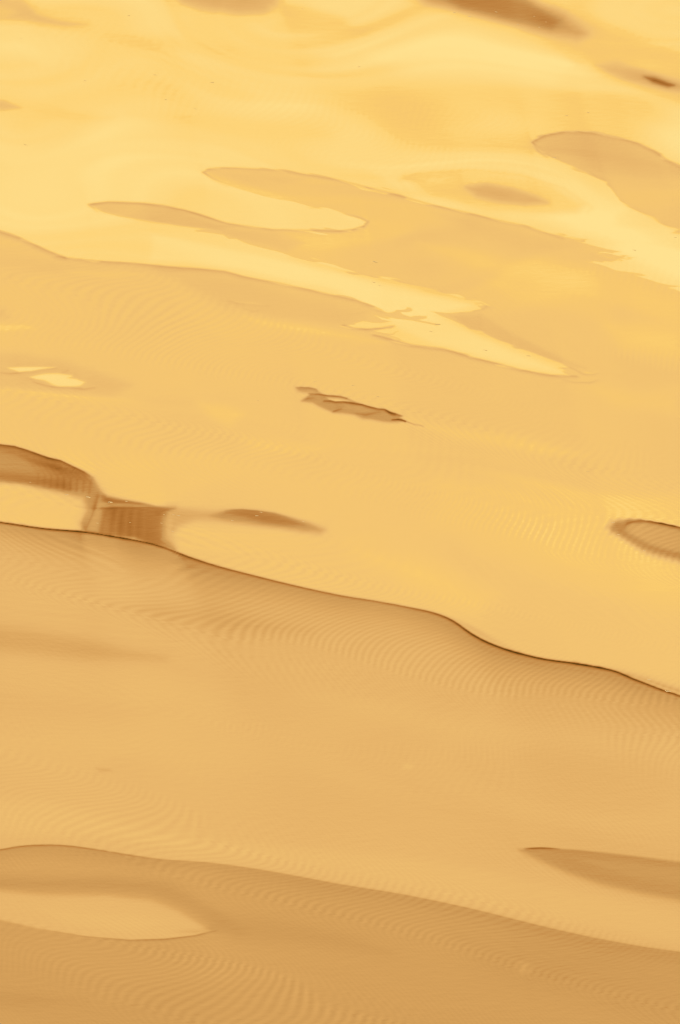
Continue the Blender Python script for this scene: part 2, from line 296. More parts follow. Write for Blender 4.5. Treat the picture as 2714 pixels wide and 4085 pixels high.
 ('fill',[(1.0201,3.7762,0.00462),(1.0531,3.8159,0.00462),(1.0976,3.8515,0.00462),(1.2141,3.9,0.00463),(1.3298,3.8987,0.00463),(1.4787,3.8417,0.00462),(1.5925,3.7737,0.00462),(1.6712,3.6925,0.00461),(1.7263,3.6014,0.0046),(1.8022,3.5213,0.0046),(2.0523,3.2981,0.00458),(2.0277,2.5477,0.00453),(1.7835,2.8613,0.00455),(1.7407,2.8743,0.00455),(1.7845,2.8959,0.00455),(1.7087,2.9524,0.00456),(1.5977,3.0649,0.00456),(1.4974,3.1664,0.00457),(1.4545,3.286,0.00458),(1.4112,3.4008,0.00459),(1.3213,3.4884,0.0046),(1.2077,3.5597,0.0046),(1.1167,3.6187,0.0046),(1.0602,3.6896,0.00461)],194,1.0,0.6,'set'),
 ('stroke',[(1.1007,3.626,0.6),(1.051,3.6895,1),(1.027,3.7757,1),(1.0975,3.8469,1),(1.2141,3.8954,0.6),(1.3297,3.8941,0.6),(1.4787,3.8417,0.7),(1.5925,3.7737,0.8),(1.6712,3.6925,1),(1.7263,3.6014,1),(1.8022,3.5213,1),(1.9634,3.3863,1)],-27,0.00553,0.00922,0.0),
 ('stroke',[(1.0602,3.6896,1),(1.2077,3.5597,0.6),(1.3213,3.4884,0.6),(1.4112,3.4008,0.8),(1.4545,3.286,1),(1.4974,3.1664,1),(1.5977,3.0649,0.7),(1.766,2.8829,0.7)],-6,0.01146,0.00573,0.0),
 ('fill',[(1.6006,3.5432,0.04139),(1.7792,3.3561,0.04127),(1.9994,3.0763,0.04108),(2.0078,3.3414,0.04126),(1.7393,3.571,0.04141)],4,1.0,0.0,'add'),
 ('fill',[(-1.3199,3.0337,0.00912),(-1.1949,3.0532,0.00912),(-1.0123,3.0409,0.00912),(-0.875,2.9997,0.00911),(-0.7601,2.9225,0.0091),(-0.6457,2.8603,0.00909),(-0.5545,2.8262,0.00909),(-0.6906,2.8038,0.00909),(-0.8729,2.8456,0.00909),(-1.0552,2.8797,0.0091),(-1.2385,2.9511,0.00911)],189,0.95,0.0,'set'),
 ('stroke',[(-1.2728,2.9585,0.4),(-1.3175,3.0255,1),(-1.2177,3.0527,0.8),(-1.058,3.0456,0.9),(-0.9324,3.0277,1),(-0.8179,2.9857,1),(-0.7032,2.9222,1),(-0.5889,2.863,0.9),(-0.475,2.8375,0.8),(-0.3613,2.8123,0.6),(-0.1909,2.813,0.7),(0.0,2.8046,0.9),(0.0705,2.824,1),(0.1274,2.8633,1),(0.1457,2.9074,0.9),(0.1093,2.9474,0.5),(0.0365,2.9871,0.2)],-28,0.00432,0.00683,0.0),
 ('stroke',[(-0.5928,3.2633,0.3),(-0.6736,3.3351,0.8),(-0.7202,3.3995,1),(-0.6976,3.4319,1),(-0.629,3.4509,0.8),(-0.5142,3.4519,0.6),(-0.3075,3.4328,0.7),(0.0,3.3308,0.7),(0.2858,3.1896,0.8),(0.5134,3.0669,0.8),(0.797,2.9436,0.8),(0.9668,2.8765,0.8),(1.169,2.7461,0.6)],-22,0.00435,0.00801,0.0),
 ('fill',[(-0.7089,3.4174,0.03212),(-0.5141,3.4388,0.03213),(-0.3304,3.4154,0.03212),(-0.1925,3.3562,0.03209),(-0.3296,3.2677,0.03205),(-0.5129,3.2858,0.03205),(-0.6509,3.3533,0.03209)],-6,1.0,0.0,'add'),
 ('fill',[(-0.6909,2.8369,0.01818),(-0.5089,2.8027,0.01817),(-0.3271,2.7881,0.01817),(-0.1905,2.6848,0.01814),(-0.2808,2.5947,0.01811),(-0.4172,2.6774,0.01814),(-0.5764,2.735,0.01815)],-7,1.0,0.0,'add'),
 ('fill',[(-0.3041,2.7453,0.03178),(-0.0091,2.7569,0.03178),(0.2637,2.8292,0.03182),(0.0364,2.9603,0.03189),(0.3773,2.8287,0.03182),(0.2631,2.6974,0.03175),(-0.0544,2.6212,0.03171),(-0.213,2.6398,0.03172)],4,1.0,0.0,'add'),
 ('fill',[(0.4923,3.0023,0.03419),(0.9457,2.8345,0.0341),(1.238,2.6764,0.03401),(1.3932,2.5215,0.03393),(1.1672,2.5272,0.03393),(0.8303,2.7064,0.03403)],-4,1.0,0.0,'add'),
 ('fill',[(0.3992,2.6992,0.04083),(0.9411,2.5327,0.04072),(1.3893,2.3462,0.0406),(1.7618,2.1241,0.04045),(1.7554,1.9035,0.0403),(1.2729,2.1711,0.04048),(0.7138,2.4388,0.04066)],5,1.0,0.0,'add'),
 ('fill',[(0.7353,2.352,0.04511),(1.0496,2.2635,0.04505),(1.4281,2.0795,0.04491),(1.3793,1.9042,0.04478),(0.9344,2.0906,0.04492)],3,1.0,0.0,'add'),
 ('stroke',[(-0.2579,2.5417,0.6),(0.0,2.4128,0.8),(0.2255,2.3283,0.8),(0.3942,2.2694,0.8),(0.6182,2.146,1),(0.7634,2.0692,1)],-7,0.00338,0.02704,0.0),
 ('fill',[(0.5737,1.957,0.01569),(0.7309,1.9827,0.01569),(0.841,1.8347,0.01566),(1.0609,1.6167,0.0156),(1.2577,1.4376,0.01555),(1.1471,1.4635,0.01556),(0.8833,1.6659,0.01561),(0.6842,1.8112,0.01565)],-8,1.0,0.0,'add'),
 ('fill',[(1.3783,1.8603,0.04922),(1.7516,1.7717,0.04915),(1.7465,1.5964,0.04901),(1.4624,1.6404,0.04904)],7,1.0,0.0,'add'),
 ('stroke',[(-1.9167,2.8056,1),(-1.7779,2.7155,1),(-1.6628,2.6496,1),(-1.547,2.5472,1),(-1.432,2.4652,1)],-26,0.00453,0.01132,0.0),
 ('stroke',[(-1.4774,2.4737,0.5),(-1.262,2.4346,0.9),(-1.07,2.4243,0.8),(-0.889,2.3938,1),(-0.7309,2.3801,1),(-0.5953,2.3585,1),(-0.5048,2.3116,0.9),(-0.3242,2.258,0.8),(-0.189,2.2008,0.9),(-0.0157,2.1259,0.9),(0.0988,2.0792,0.8),(0.2153,1.9958,0.8)],-24,0.00383,0.01126,0.0),
 ('stroke',[(0.0179,1.8425,1),(0.0693,1.8125,1),(0.1386,1.8,1),(0.2146,1.812,0.8),(0.2773,1.8366,0.5)],-28,0.00402,0.00671,0.0),
 ('stroke',[(0.1742,1.7457,1),(0.2944,1.681,1),(0.3634,1.6432,1),(0.5347,1.6027,0.9),(0.672,1.5293,0.9),(0.8358,1.463,0.9),(0.9307,1.4173,0.9),(1.0743,1.3717,1),(1.2117,1.3629,1)],-26,0.00378,0.0089,0.0),
 ('stroke',[(1.1223,1.4432,0.6),(1.1779,1.4481,1),(1.202,1.43,1),(1.2453,1.3789,1),(1.3008,1.3765,1),(1.3233,1.3928,0.5)],-14,0.004,0.00444,0.0),
 ('stroke',[(1.1444,1.325,0.4),(1.1995,1.304,1),(1.2769,1.2969,1),(1.3218,1.3249,0.4)],-13,0.00355,0.00665,0.0),
 ('fill',[(1.2525,1.4037,0.00666),(1.3054,1.3845,0.00666),(1.3191,1.4012,0.00666),(1.2919,1.3766,0.00666),(1.2566,1.3861,0.00666)],10,1.0,0.0,'add'),
 ('stroke',[(0.6984,2.0793,0.4),(0.7322,2.0909,1),(0.7587,2.0564,1),(0.7427,2.0307,1),(0.6863,2.0027,0.7),(0.6188,1.9835,0.6)],-12,0.00359,0.00561,0.0),
 ('stroke',[(-0.5814,2.0753,0.3),(-0.5363,2.0522,1),(-0.469,2.0462,1),(-0.3679,2.0284,0.3)],-12,0.00449,0.00898,0.0),
 ('stroke',[(-0.4798,1.9914,0.4),(-0.446,1.9714,1),(-0.4125,1.9897,0.3)],-9,0.00336,0.00448,0.0),
 ('fill',[(-0.5476,2.064,0.00673),(-0.4578,2.0597,0.00673),(-0.3904,2.0365,0.00673),(-0.4801,2.0335,0.00673)],10,1.0,0.0,'add'),
 ('fill',[(-0.7969,2.248,0.04052),(-0.5041,2.235,0.04051),(-0.1888,2.1372,0.04045),(0.1479,1.9746,0.04035),(0.0358,1.8513,0.04026),(-0.3,1.9034,0.0403),(-0.5919,1.9988,0.04036)],-7,1.0,0.0,'add'),
 ('fill',[(-0.5016,1.9264,0.02239),(-0.1879,1.8493,0.02237),(0.2587,1.674,0.0223),(0.1695,1.664,0.0223),(-0.1429,1.7543,0.02233),(-0.4115,1.8444,0.02237)],5,1.0,0.0,'add'),
 ('fill',[(-1.4292,2.3432,0.01803),(-1.1366,2.3634,0.01804),(-1.023,2.3105,0.01803),(-1.225,2.2742,0.01801),(-1.3832,2.3005,0.01802)],5,1.0,0.0,'add'),
 ('fill',[(-1.9108,2.6131,0.0317),(-1.636,2.4916,0.03164),(-1.3625,2.386,0.03158),(-1.0246,2.4081,0.03159),(-0.8207,2.3533,0.03157),(-1.3152,2.2797,0.03153),(-1.7678,2.3607,0.03157),(-1.9056,2.4423,0.03161)],-4,1.0,0.0,'add'),
 ('fill',[(-1.8924,2.0126,0.03139),(-1.7338,1.9535,0.03136),(-1.7091,1.87,0.03132),(-1.8866,1.8234,0.03129)],-9,1.0,0.0,'add'),
 ('fill',[(-1.8859,1.8021,0.01341),(-1.6177,1.7992,0.01341),(-1.5722,1.7657,0.0134),(-1.8835,1.7252,0.01339)],6,1.0,0.0,'add'),
 ('fill',[(-0.9789,2.3746,0.02707),(-0.8216,2.4178,0.02709),(-0.5047,2.2986,0.02704),(-0.3014,2.1997,0.02699),(-0.5038,2.1929,0.02699),(-0.7969,2.248,0.02701)],-3,1.0,0.0,'add'),
 ('fill',[(-1.8778,1.5388,0.03337),(-1.6099,1.5015,0.03335),(-1.4081,1.4299,0.03332),(-1.2059,1.3128,0.03325),(-1.0714,1.2251,0.0332),(-1.1581,1.1318,0.03315),(-1.4238,1.1527,0.03316),(-1.8678,1.2127,0.03319)],-11,1.0,0.0,'add'),
 ('fill',[(-1.6991,1.385,0.00533),(-1.6379,1.3915,0.00533),(-1.5562,1.3921,0.00533),(-1.454,1.3931,0.00533),(-1.4782,1.38,0.00533),(-1.5269,1.3646,0.00532),(-1.5754,1.3466,0.00532),(-1.6405,1.3377,0.00532),(-1.6615,1.3577,0.00532),(-1.6906,1.3733,0.00533)],219,0.95,0.0,'set'),
 ('fill',[(-1.5822,1.2933,0.00665),(-1.546,1.3138,0.00665),(-1.4934,1.3311,0.00665),(-1.4322,1.3343,0.00665),(-1.3705,1.3151,0.00665),(-1.3682,1.3013,0.00665),(-1.3904,1.2904,0.00665),(-1.3452,1.2799,0.00665),(-1.3037,1.2475,0.00664),(-1.3233,1.2108,0.00664),(-1.3759,1.1963,0.00664),(-1.433,1.1962,0.00664),(-1.466,1.2142,0.00664),(-1.5037,1.2554,0.00664),(-1.5572,1.2717,0.00665)],219,0.95,0.0,'set'),
 ('stroke',[(-1.7386,1.3387,0.7),(-1.6811,1.3276,1),(-1.6405,1.3361,1),(-1.5754,1.3466,0.8),(-1.5188,1.37,0.9),(-1.4539,1.3868,0.6)],-22,0.00399,0.00665,0.0),
 ('stroke',[(-1.5983,1.2854,0.4),(-1.5735,1.2719,1),(-1.5406,1.2616,0.6),(-1.5079,1.2586,0.3)],-14,0.00354,0.00665,0.0),
 ('stroke',[(-1.5688,1.2496,0.5),(-1.5233,1.2234,1),(-1.4738,1.1985,1),(-1.4247,1.1909,0.9),(-1.384,1.1937,0.9),(-1.3431,1.185,1),(-1.3023,1.181,1),(-1.2537,1.1968,0.6)],-20,0.00354,0.00664,0.0),
 ('stroke',[(-1.4281,1.3343,0.4),(-1.394,1.3605,1)],-14,0.00444,0.00665,0.0),
 ('stroke',[(-1.8682,1.2253,0.7),(-1.7344,1.1886,0.8),(-1.5563,1.1474,1),(-1.3786,1.1116,1),(-1.1794,1.0897,0.7),(-1.0024,1.0709,0.2)],6,0.01326,0.01768,0.0),
 ('fill',[(-0.7153,1.0623,0.03532),(-0.5827,1.0444,0.03531),(-0.4937,0.9616,0.03527),(-0.5586,0.8298,0.03519),(-0.6475,0.9132,0.03524)],6,1.0,0.0,'add'),
 ('fill',[(0.2557,0.9563,0.03967),(0.4753,0.853,0.03961),(0.914,0.7623,0.03955),(1.2402,0.5963,0.03944),(1.021,0.595,0.03944),(0.5843,0.7477,0.03954)],6,1.0,0.0,'add'),
 ('fill',[(0.4715,0.3744,0.10914),(1.0153,0.2597,0.10893),(1.5573,0.1654,0.10875),(1.8577,0.037,0.10851),(1.8269,-0.9388,0.10671),(1.318,-0.7893,0.10698),(0.6808,-0.3841,0.10773),(0.4681,-0.0446,0.10836)],5,1.0,0.0,'add'),
 ('fill',[(-0.4918,0.7276,0.03952),(-0.0526,0.6686,0.03949),(-0.184,0.5737,0.03942),(-0.4469,0.6031,0.03944)],4,1.0,0.0,'add'),
 ('fill',[(0.0776,-0.3287,0.08627),(0.4648,-0.4554,0.08608),(0.7835,-0.7557,0.08563),(0.6741,-0.9591,0.08533),(0.356,-0.661,0.08578)],6,1.0,0.0,'add'),
 ('fill',[(1.2107,1.3123,0.04878),(1.4965,1.2149,0.0487),(1.7366,1.2541,0.04873),(1.728,0.9557,0.04849),(1.4041,1.0488,0.04857)],4,1.0,0.0,'add'),
 ('fill',[(-0.2262,1.2301,0.00664),(-0.1895,1.2337,0.00332),(-0.1455,1.2257,0.00332),(-0.1161,1.2041,0.00664),(-0.094,1.1704,0.00664),(-0.1307,1.1714,0.00885),(-0.1796,1.1794,0.00885),(-0.2139,1.1946,0.01106)],152,0.9,0.0,'set'),
 ('fill',[(-0.1965,1.1002,0.00884),(-0.1721,1.1371,0.00663),(-0.1527,1.1668,0.00332),(-0.1062,1.1653,0.00332),(-0.0671,1.15,0.00332),(-0.0133,1.1451,0.00332),(0.0356,1.1253,0.00332),(0.099,1.0751,0.00331),(0.1429,1.0484,0.00331),(0.1917,1.0236,0.00331),(0.2307,1.0171,0.00331),(0.2647,0.9895,0.00331),(0.3181,0.9528,0.00661),(0.3034,0.9397,0.00441),(0.3349,0.9045,0.0033),(0.2984,0.8971,0.00881),(0.2545,0.8965,0.00881),(0.2108,0.9078,0.00881),(0.1621,0.9273,0.00881),(0.1134,0.9371,0.01102),(0.0745,0.9724,0.00882),(0.016,0.9881,0.00882),(-0.0328,0.9931,0.00882),(-0.0718,1.0252,0.00883),(-0.1109,1.0575,0.00883),(-0.1403,1.0889,0.00884)],146,1,0.0,'set'),
 ('fill',[(-0.0719,1.1377,0.00442),(-0.0231,1.1341,0.00442),(0.0356,1.1171,0.00442),(0.0942,1.0794,0.00442),(0.0649,1.0905,0.00442),(0.016,1.0953,0.00442),(-0.0279,1.0961,0.00442),(-0.0572,1.111,0.00442)],178,0.9,0.0,'set'),
 ('fill',[(-0.0573,1.1189,0.00398),(-0.023,1.1168,0.00398),(0.016,1.1094,0.00398),(0.0356,1.1009,0.00398),(0.016,1.0972,0.00398),(-0.023,1.0987,0.00398)],203,0.95,0.0,'set'),
 ('fill',[(0.0258,1.0708,0.00883),(0.0941,1.0504,0.00883),(0.1429,1.0218,0.00883),(0.1721,0.9993,0.00882),(0.1233,0.9923,0.00882),(0.0648,1.0081,0.00882),(0.016,1.0316,0.00883)],160,0.7,0.0,'set'),
 ('fill',[(0.1915,0.9811,0.00882),(0.2305,0.9758,0.00882),(0.2548,0.9492,0.00882),(0.2401,0.9242,0.00881),(0.1914,0.934,0.00881),(0.1622,0.9529,0.00882)],156,0.7,0.0,'set'),
 ('stroke',[(-0.16,1.1707,0.6),(-0.1111,1.1672,1),(-0.0671,1.1519,1),(-0.0035,1.144,0.8),(0.0356,1.1243,0.9)],-66,0.00354,0.00442,0.0),
 ('stroke',[(-0.0817,1.1023,0.6),(-0.0475,1.1004,1),(-0.023,1.0905,0.8),(0.016,1.0929,1),(0.0649,1.0775,1),(0.1137,1.0619,1),(0.1624,1.0345,1),(0.1916,1.0218,0.8),(0.2258,1.0167,0.9),(0.2501,0.9888,0.9),(0.2792,0.9746,0.8),(0.3133,0.9528,0.5)],-66,0.00353,0.0053,0.0),
 ('stroke',[(-0.2189,1.2322,0.6),(-0.1455,1.2238,1),(-0.121,1.2088,1),(-0.116,1.1963,0.7)],-40,0.00332,0.00553,0.0),
 ('stroke',[(-0.1892,1.1171,0.6),(-0.1648,1.1281,1),(-0.1306,1.1306,0.5)],-22,0.00663,0.00663,0.0),
 ('stroke',[(-0.0352,1.0044,1),(-0.0181,1.0126,1),(0.0063,1.0271,0.5)],-40,0.00397,0.00397,0.0),
 ('stroke',[(0.0843,0.9836,0.5),(0.1281,0.9695,1),(0.172,0.9825,0.6),(0.2013,0.9873,0.4)],-26,0.00551,0.00662,0.0),
 ('stroke',[(0.2355,1.0049,0.6),(0.2597,0.9738,1),(0.2792,0.9653,0.8)],-45,0.00485,0.00551,0.0),
 ('stroke',[(0.2644,0.92,0.7),(0.2985,0.9214,1),(0.3155,0.9155,1),(0.3315,0.9009,1)],-85,0.0033,0.00396,0.0),
 ('stroke',[(0.3325,0.9028,1),(0.3664,0.8774,0.8),(0.4246,0.8531,0.5)],-38,0.0033,0.0033,0.0),
 ('fill',[(-1.8607,0.6664,0.00329),(-1.7187,0.6456,0.00329),(-1.6448,0.6299,0.00329),(-1.576,0.5913,0.00329),(-1.4726,0.5219,0.00328),(-1.4098,0.4911,0.00328),(-1.3522,0.4398,0.00437),(-1.2833,0.3808,0.00655),(-1.2399,0.3259,0.0109),(-1.2158,0.2443,0.01307),(-1.2051,0.185,0.01305),(-1.2073,0.0995,0.01086),(-1.2251,0.0048,0.01301),(-1.2512,-0.0835,0.01516),(-1.264,-0.138,0.01082),(-1.2865,-0.1304,0.01299),(-1.2905,-0.0755,0.01733),(-1.2679,0.0453,0.02171),(-1.2898,0.1559,0.02175),(-1.3471,0.2052,0.02176),(-1.4038,0.2296,0.0196),(-1.4832,0.2577,0.01743),(-1.5967,0.3003,0.01308),(-1.7096,0.3177,0.01308),(-1.8505,0.3314,0.01309)],117,1,0.0,'set'),
 ('fill',[(-1.8582,0.5851,0.01752),(-1.717,0.5841,0.01752),(-1.6313,0.5453,0.01751),(-1.5452,0.4888,0.01749),(-1.459,0.4258,0.01747),(-1.3958,0.3725,0.01746),(-1.3722,0.3216,0.01744),(-1.457,0.3385,0.01745),(-1.5707,0.3821,0.01746),(-1.7122,0.4113,0.01747),(-1.8533,0.4233,0.01747)],139,0.9,0.0,'set'),
 ('fill',[(-1.8513,0.3571,0.01309),(-1.7107,0.3578,0.01309),(-1.5974,0.3285,0.01309),(-1.4839,0.2867,0.01308),(-1.3931,0.2531,0.01307),(-1.3711,0.274,0.01307),(-1.4847,0.3207,0.01308),(-1.5981,0.3535,0.01309),(-1.7112,0.3765,0.0131),(-1.852,0.3824,0.0131)],112,0.5,0.0,'set'),
 ('fill',[(-1.2122,0.206,0.01741),(-1.1662,0.15,0.01087),(-1.0872,0.1199,0.00869),(-1.0026,0.0926,0.00652),(-0.9181,0.0563,0.00651),(-0.8284,0.0476,0.01736),(-0.8615,0.0112,0.02169),(-0.877,-0.0708,0.03682),(-0.8723,-0.2089,0.03458),(-0.8233,-0.3225,0.01726),(-0.913,-0.2791,0.00863),(-1.0255,-0.211,0.00864),(-1.1377,-0.1802,0.00649),(-1.2666,-0.149,0.00649),(-1.2514,-0.0738,0.01733),(-1.2253,0.0153,0.01736),(-1.2045,0.0995,0.01738)],110,1,0.0,'set'),
 ('fill',[(-1.2539,0.045,0.01302),(-1.1976,0.0306,0.01302),(-1.2052,-0.1522,0.01298),(-1.2613,-0.138,0.01298),(-1.2678,-0.0941,0.01299)],160,0.75,0.0,'set'),
 ('fill',[(-0.9956,0.0075,0.02169),(-0.9061,0.0055,0.02169),(-0.8932,-0.1107,0.02165),(-0.8912,-0.2465,0.0216),(-0.9696,-0.2242,0.02161),(-1.005,-0.1065,0.02165)],106,0.6,0.0,'set'),
 ('fill',[(-1.1991,0.1076,0.00652),(-0.9742,0.0695,0.00651),(-0.862,0.0484,0.00651),(-0.9739,0.0463,0.00651),(-1.086,0.0545,0.00651),(-1.2095,0.0654,0.00651)],165,0.6,0.0,'set'),
 ('stroke',[(-1.2158,0.1579,0.5),(-1.2379,0.0056,1),(-1.2608,-0.0935,1),(-1.2721,-0.1528,0.8)],-34,0.00976,0.00976,0.0),
 ('stroke',[(-1.1641,0.0369,0.5),(-1.1757,0.0006,1),(-1.1862,-0.0946,1),(-1.1905,-0.1907,0.8)],-8,0.00975,0.00975,0.0),
 ('stroke',[(-1.1248,0.0321,0.5),(-1.1342,-0.0041,1),(-1.1425,-0.098,1),(-1.1458,-0.1936,0.8)],-9,0.00975,0.00975,0.0),
 ('stroke',[(-1.1052,0.0321,0.5),(-1.1123,-0.0063,1),(-1.1185,-0.1007,1),(-1.1206,-0.1961,0.8)],8,0.00975,0.00975,0.0),
 ('stroke',[(-1.0856,0.0313,0.5),(-1.0905,-0.0074,1),(-1.0944,-0.1032,1),(-1.0955,-0.1967,0.8)],-10,0.00975,0.00975,0.0),
 ('stroke',[(-1.0632,0.03,0.5),(-1.067,-0.0086,1),(-1.0698,-0.1045,1),(-1.0704,-0.1991,0.8)],7,0.00975,0.00975,0.0),
 ('stroke',[(-1.0436,0.0293,0.5),(-1.0463,-0.0098,1),(-1.048,-0.1045,1),(-1.048,-0.2,0.8)],-9,0.00975,0.00975,0.0),
 ('stroke',[(-1.0268,0.0286,0.5),(-1.0272,-0.0105,1),(-1.0268,-0.1051,1),(-1.0257,-0.2012,0.8)],7,0.00975,0.00975,0.0),
 ('stroke',[(-1.0044,0.0273,0.5),(-1.0053,-0.0119,1),(-1.0053,-0.1065,1),(-1.0045,-0.2024,0.8)],-6,0.00975,0.00975,0.0),
 ('stroke',[(-0.9792,0.0263,0.5),(-0.9785,-0.0129,1),(-0.977,-0.1084,1),(-0.9755,-0.2043,0.8)],6,0.00975,0.00975,0.0),
 ('stroke',[(-0.9176,0.0249,0.5),(-0.908,-0.0145,1),(-0.8977,-0.1107,1),(-0.8918,-0.2083,0.8)],-14,0.00975,0.00975,0.0),
 ('stroke',[(-1.6146,0.5543,0.3),(-1.5505,0.4786,0.9),(-1.5199,0.3802,1),(-1.518,0.3026,0.7)],-13.0,0.00786,0.00786,0.0),
 ('stroke',[(-1.5814,0.5376,0.3),(-1.5174,0.463,0.9),(-1.487,0.3705,1),(-1.4851,0.2921,0.7)],-14.5,0.00786,0.00786,0.0),
 ('stroke',[(-1.5482,0.5193,0.3),(-1.4843,0.4474,0.9),(-1.4541,0.3604,1),(-1.4523,0.2813,0.7)],-16.0,0.00786,0.00786,0.0),
 ('stroke',[(-1.515,0.5003,0.3),(-1.4513,0.4336,0.9),(-1.4212,0.3482,1),(-1.4194,0.2702,0.7)],-17.5,0.00786,0.00786,0.0),
 ('stroke',[(-1.4817,0.4804,0.3),(-1.4183,0.4171,0.9),(-1.3883,0.3368,1),(-1.3865,0.2568,0.7)],-19.0,0.00786,0.00786,0.0),
 ('stroke',[(-1.4486,0.4632,0.3),(-1.3851,0.398,0.9),(-1.3553,0.3241,1),(-1.3535,0.2422,0.7)],-20.5,0.00785,0.00785,0.0),
 ('stroke',[(-1.4154,0.4428,0.3),(-1.352,0.3797,0.9),(-1.3224,0.3108,1),(-1.3206,0.2274,0.7)],-22.0,0.00785,0.00785,0.0),
 ('stroke',[(-1.3822,0.4214,0.3),(-1.3189,0.3616,0.9),(-1.2894,0.2973,1),(-1.2877,0.2134,0.7)],-23.5,0.00785,0.00785,0.0),
 ('stroke',[(-1.3491,0.4019,0.3),(-1.286,0.3467,0.9),(-1.2566,0.286,1),(-1.2548,0.2004,0.7)],-25.0,0.00785,0.00785,0.0),
 ('stroke',[(-1.8602,0.6516,1),(-1.7187,0.6456,1),(-1.6448,0.6299,1),(-1.576,0.5913,1),(-1.4726,0.5219,1),(-1.4098,0.4911,1),(-1.352,0.4345,0.9),(-1.2946,0.3814,0.8),(-1.26,0.3451,0.4)],-70,0.00372,0.00569,0.0),
 ('stroke',[(-1.2206,0.0603,0.5),(-1.1644,0.0508,1),(-1.0299,0.0459,0.8),(-0.9179,0.0489,0.7),(-0.8239,0.0435,0.3)],-22,0.00347,0.00347,0.0),
 ('stroke',[(-1.322,0.0857,0.4),(-1.271,0.0623,0.8),(-1.2206,0.059,1)],-14,0.00347,0.00347,0.0),
 ('fill',[(-0.8553,0.0548,0.02171),(-0.7683,0.042,0.0217),(-0.6161,0.0172,0.02169),(-0.4858,0.0006,0.02169),(-0.5721,-0.0521,0.02167),(-0.7237,-0.0521,0.02167),(-0.8096,-0.1154,0.02165),(-0.8391,-0.1718,0.02163)],164,0.8,0.0,'set'),
 ('fill',[(-0.641,-0.0165,0.01735),(-0.5941,0.0204,0.01302),(-0.5469,0.0389,0.00651),(-0.4878,0.0428,0.00434),(-0.4167,0.0316,0.00434),(-0.3279,0.0114,0.00542),(-0.239,-0.0305,0.00867),(-0.1503,-0.0761,0.013),(-0.0794,-0.136,0.02164),(-0.097,-0.1635,0.02163),(-0.1796,-0.1531,0.01731),(-0.2977,-0.1203,0.01732),(-0.4159,-0.0967,0.01732),(-0.5341,-0.0718,0.01733),(-0.5934,-0.0449,0.01734)],150,0.95,0.0,'set'),
 ('fill',[(-0.5704,0.0145,0.01302),(-0.4877,0.0294,0.01302),(-0.4167,0.0236,0.01302),(-0.3278,-0.0008,0.01301),(-0.2508,-0.0416,0.013),(-0.1798,-0.0955,0.01299),(-0.2683,-0.0945,0.01299),(-0.3865,-0.0684,0.013),(-0.4755,-0.0215,0.01301)],121,0.9,0.0,'set'),
 ('stroke',[(-0.5706,0.0349,0.4),(-0.4996,0.0417,1),(-0.4167,0.0316,1),(-0.3279,0.0114,0.7),(-0.2687,-0.0169,0.4)],-20,0.00325,0.00542,0.0),
 ('fill',[(1.3495,-0.1114,0.01948),(1.3656,-0.064,0.01733),(1.3883,-0.0542,0.01517),(1.4262,-0.0428,0.00867),(1.4614,-0.0379,0.0065),(1.5064,-0.0435,0.00433),(1.5436,-0.0566,0.00325),(1.5933,-0.0746,0.00325),(1.6304,-0.0911,0.00325),(1.6966,-0.1232,0.00325),(1.9519,-0.2208,0.00432),(1.9414,-0.5379,0.02149),(1.6883,-0.417,0.02154),(1.6224,-0.3856,0.02155),(1.5487,-0.3466,0.02156),(1.4998,-0.3088,0.01942),(1.4513,-0.2503,0.01728),(1.41,-0.2015,0.01729),(1.3782,-0.1672,0.0173),(1.3574,-0.1457,0.01947)],131,1,0.0,'set'),
 ('fill',[(1.4287,-0.1472,0.01298),(1.4373,-0.1031,0.01299),(1.4554,-0.0811,0.013),(1.4957,-0.072,0.013),(1.5306,-0.0772,0.013),(1.6298,-0.1146,0.01299),(1.6959,-0.1473,0.01298),(1.9507,-0.2573,0.01296),(1.9444,-0.4468,0.01292),(1.6901,-0.3552,0.01294),(1.6241,-0.3237,0.01294),(1.5504,-0.2784,0.01295),(1.5017,-0.2312,0.01296),(1.4529,-0.1838,0.01297)],161,1,0.0,'set'),
 ('stroke',[(1.425,-0.0935,0.3),(1.4355,-0.0747,0.9),(1.4659,-0.0615,0.9),(1.5186,-0.0556,0.9),(1.5559,-0.068,1.2),(1.6056,-0.0844,2.2),(1.6625,-0.1092,2.2),(1.6966,-0.1256,1.4),(1.9519,-0.2208,1.4)],-38,0.00325,0.0052,0.0),
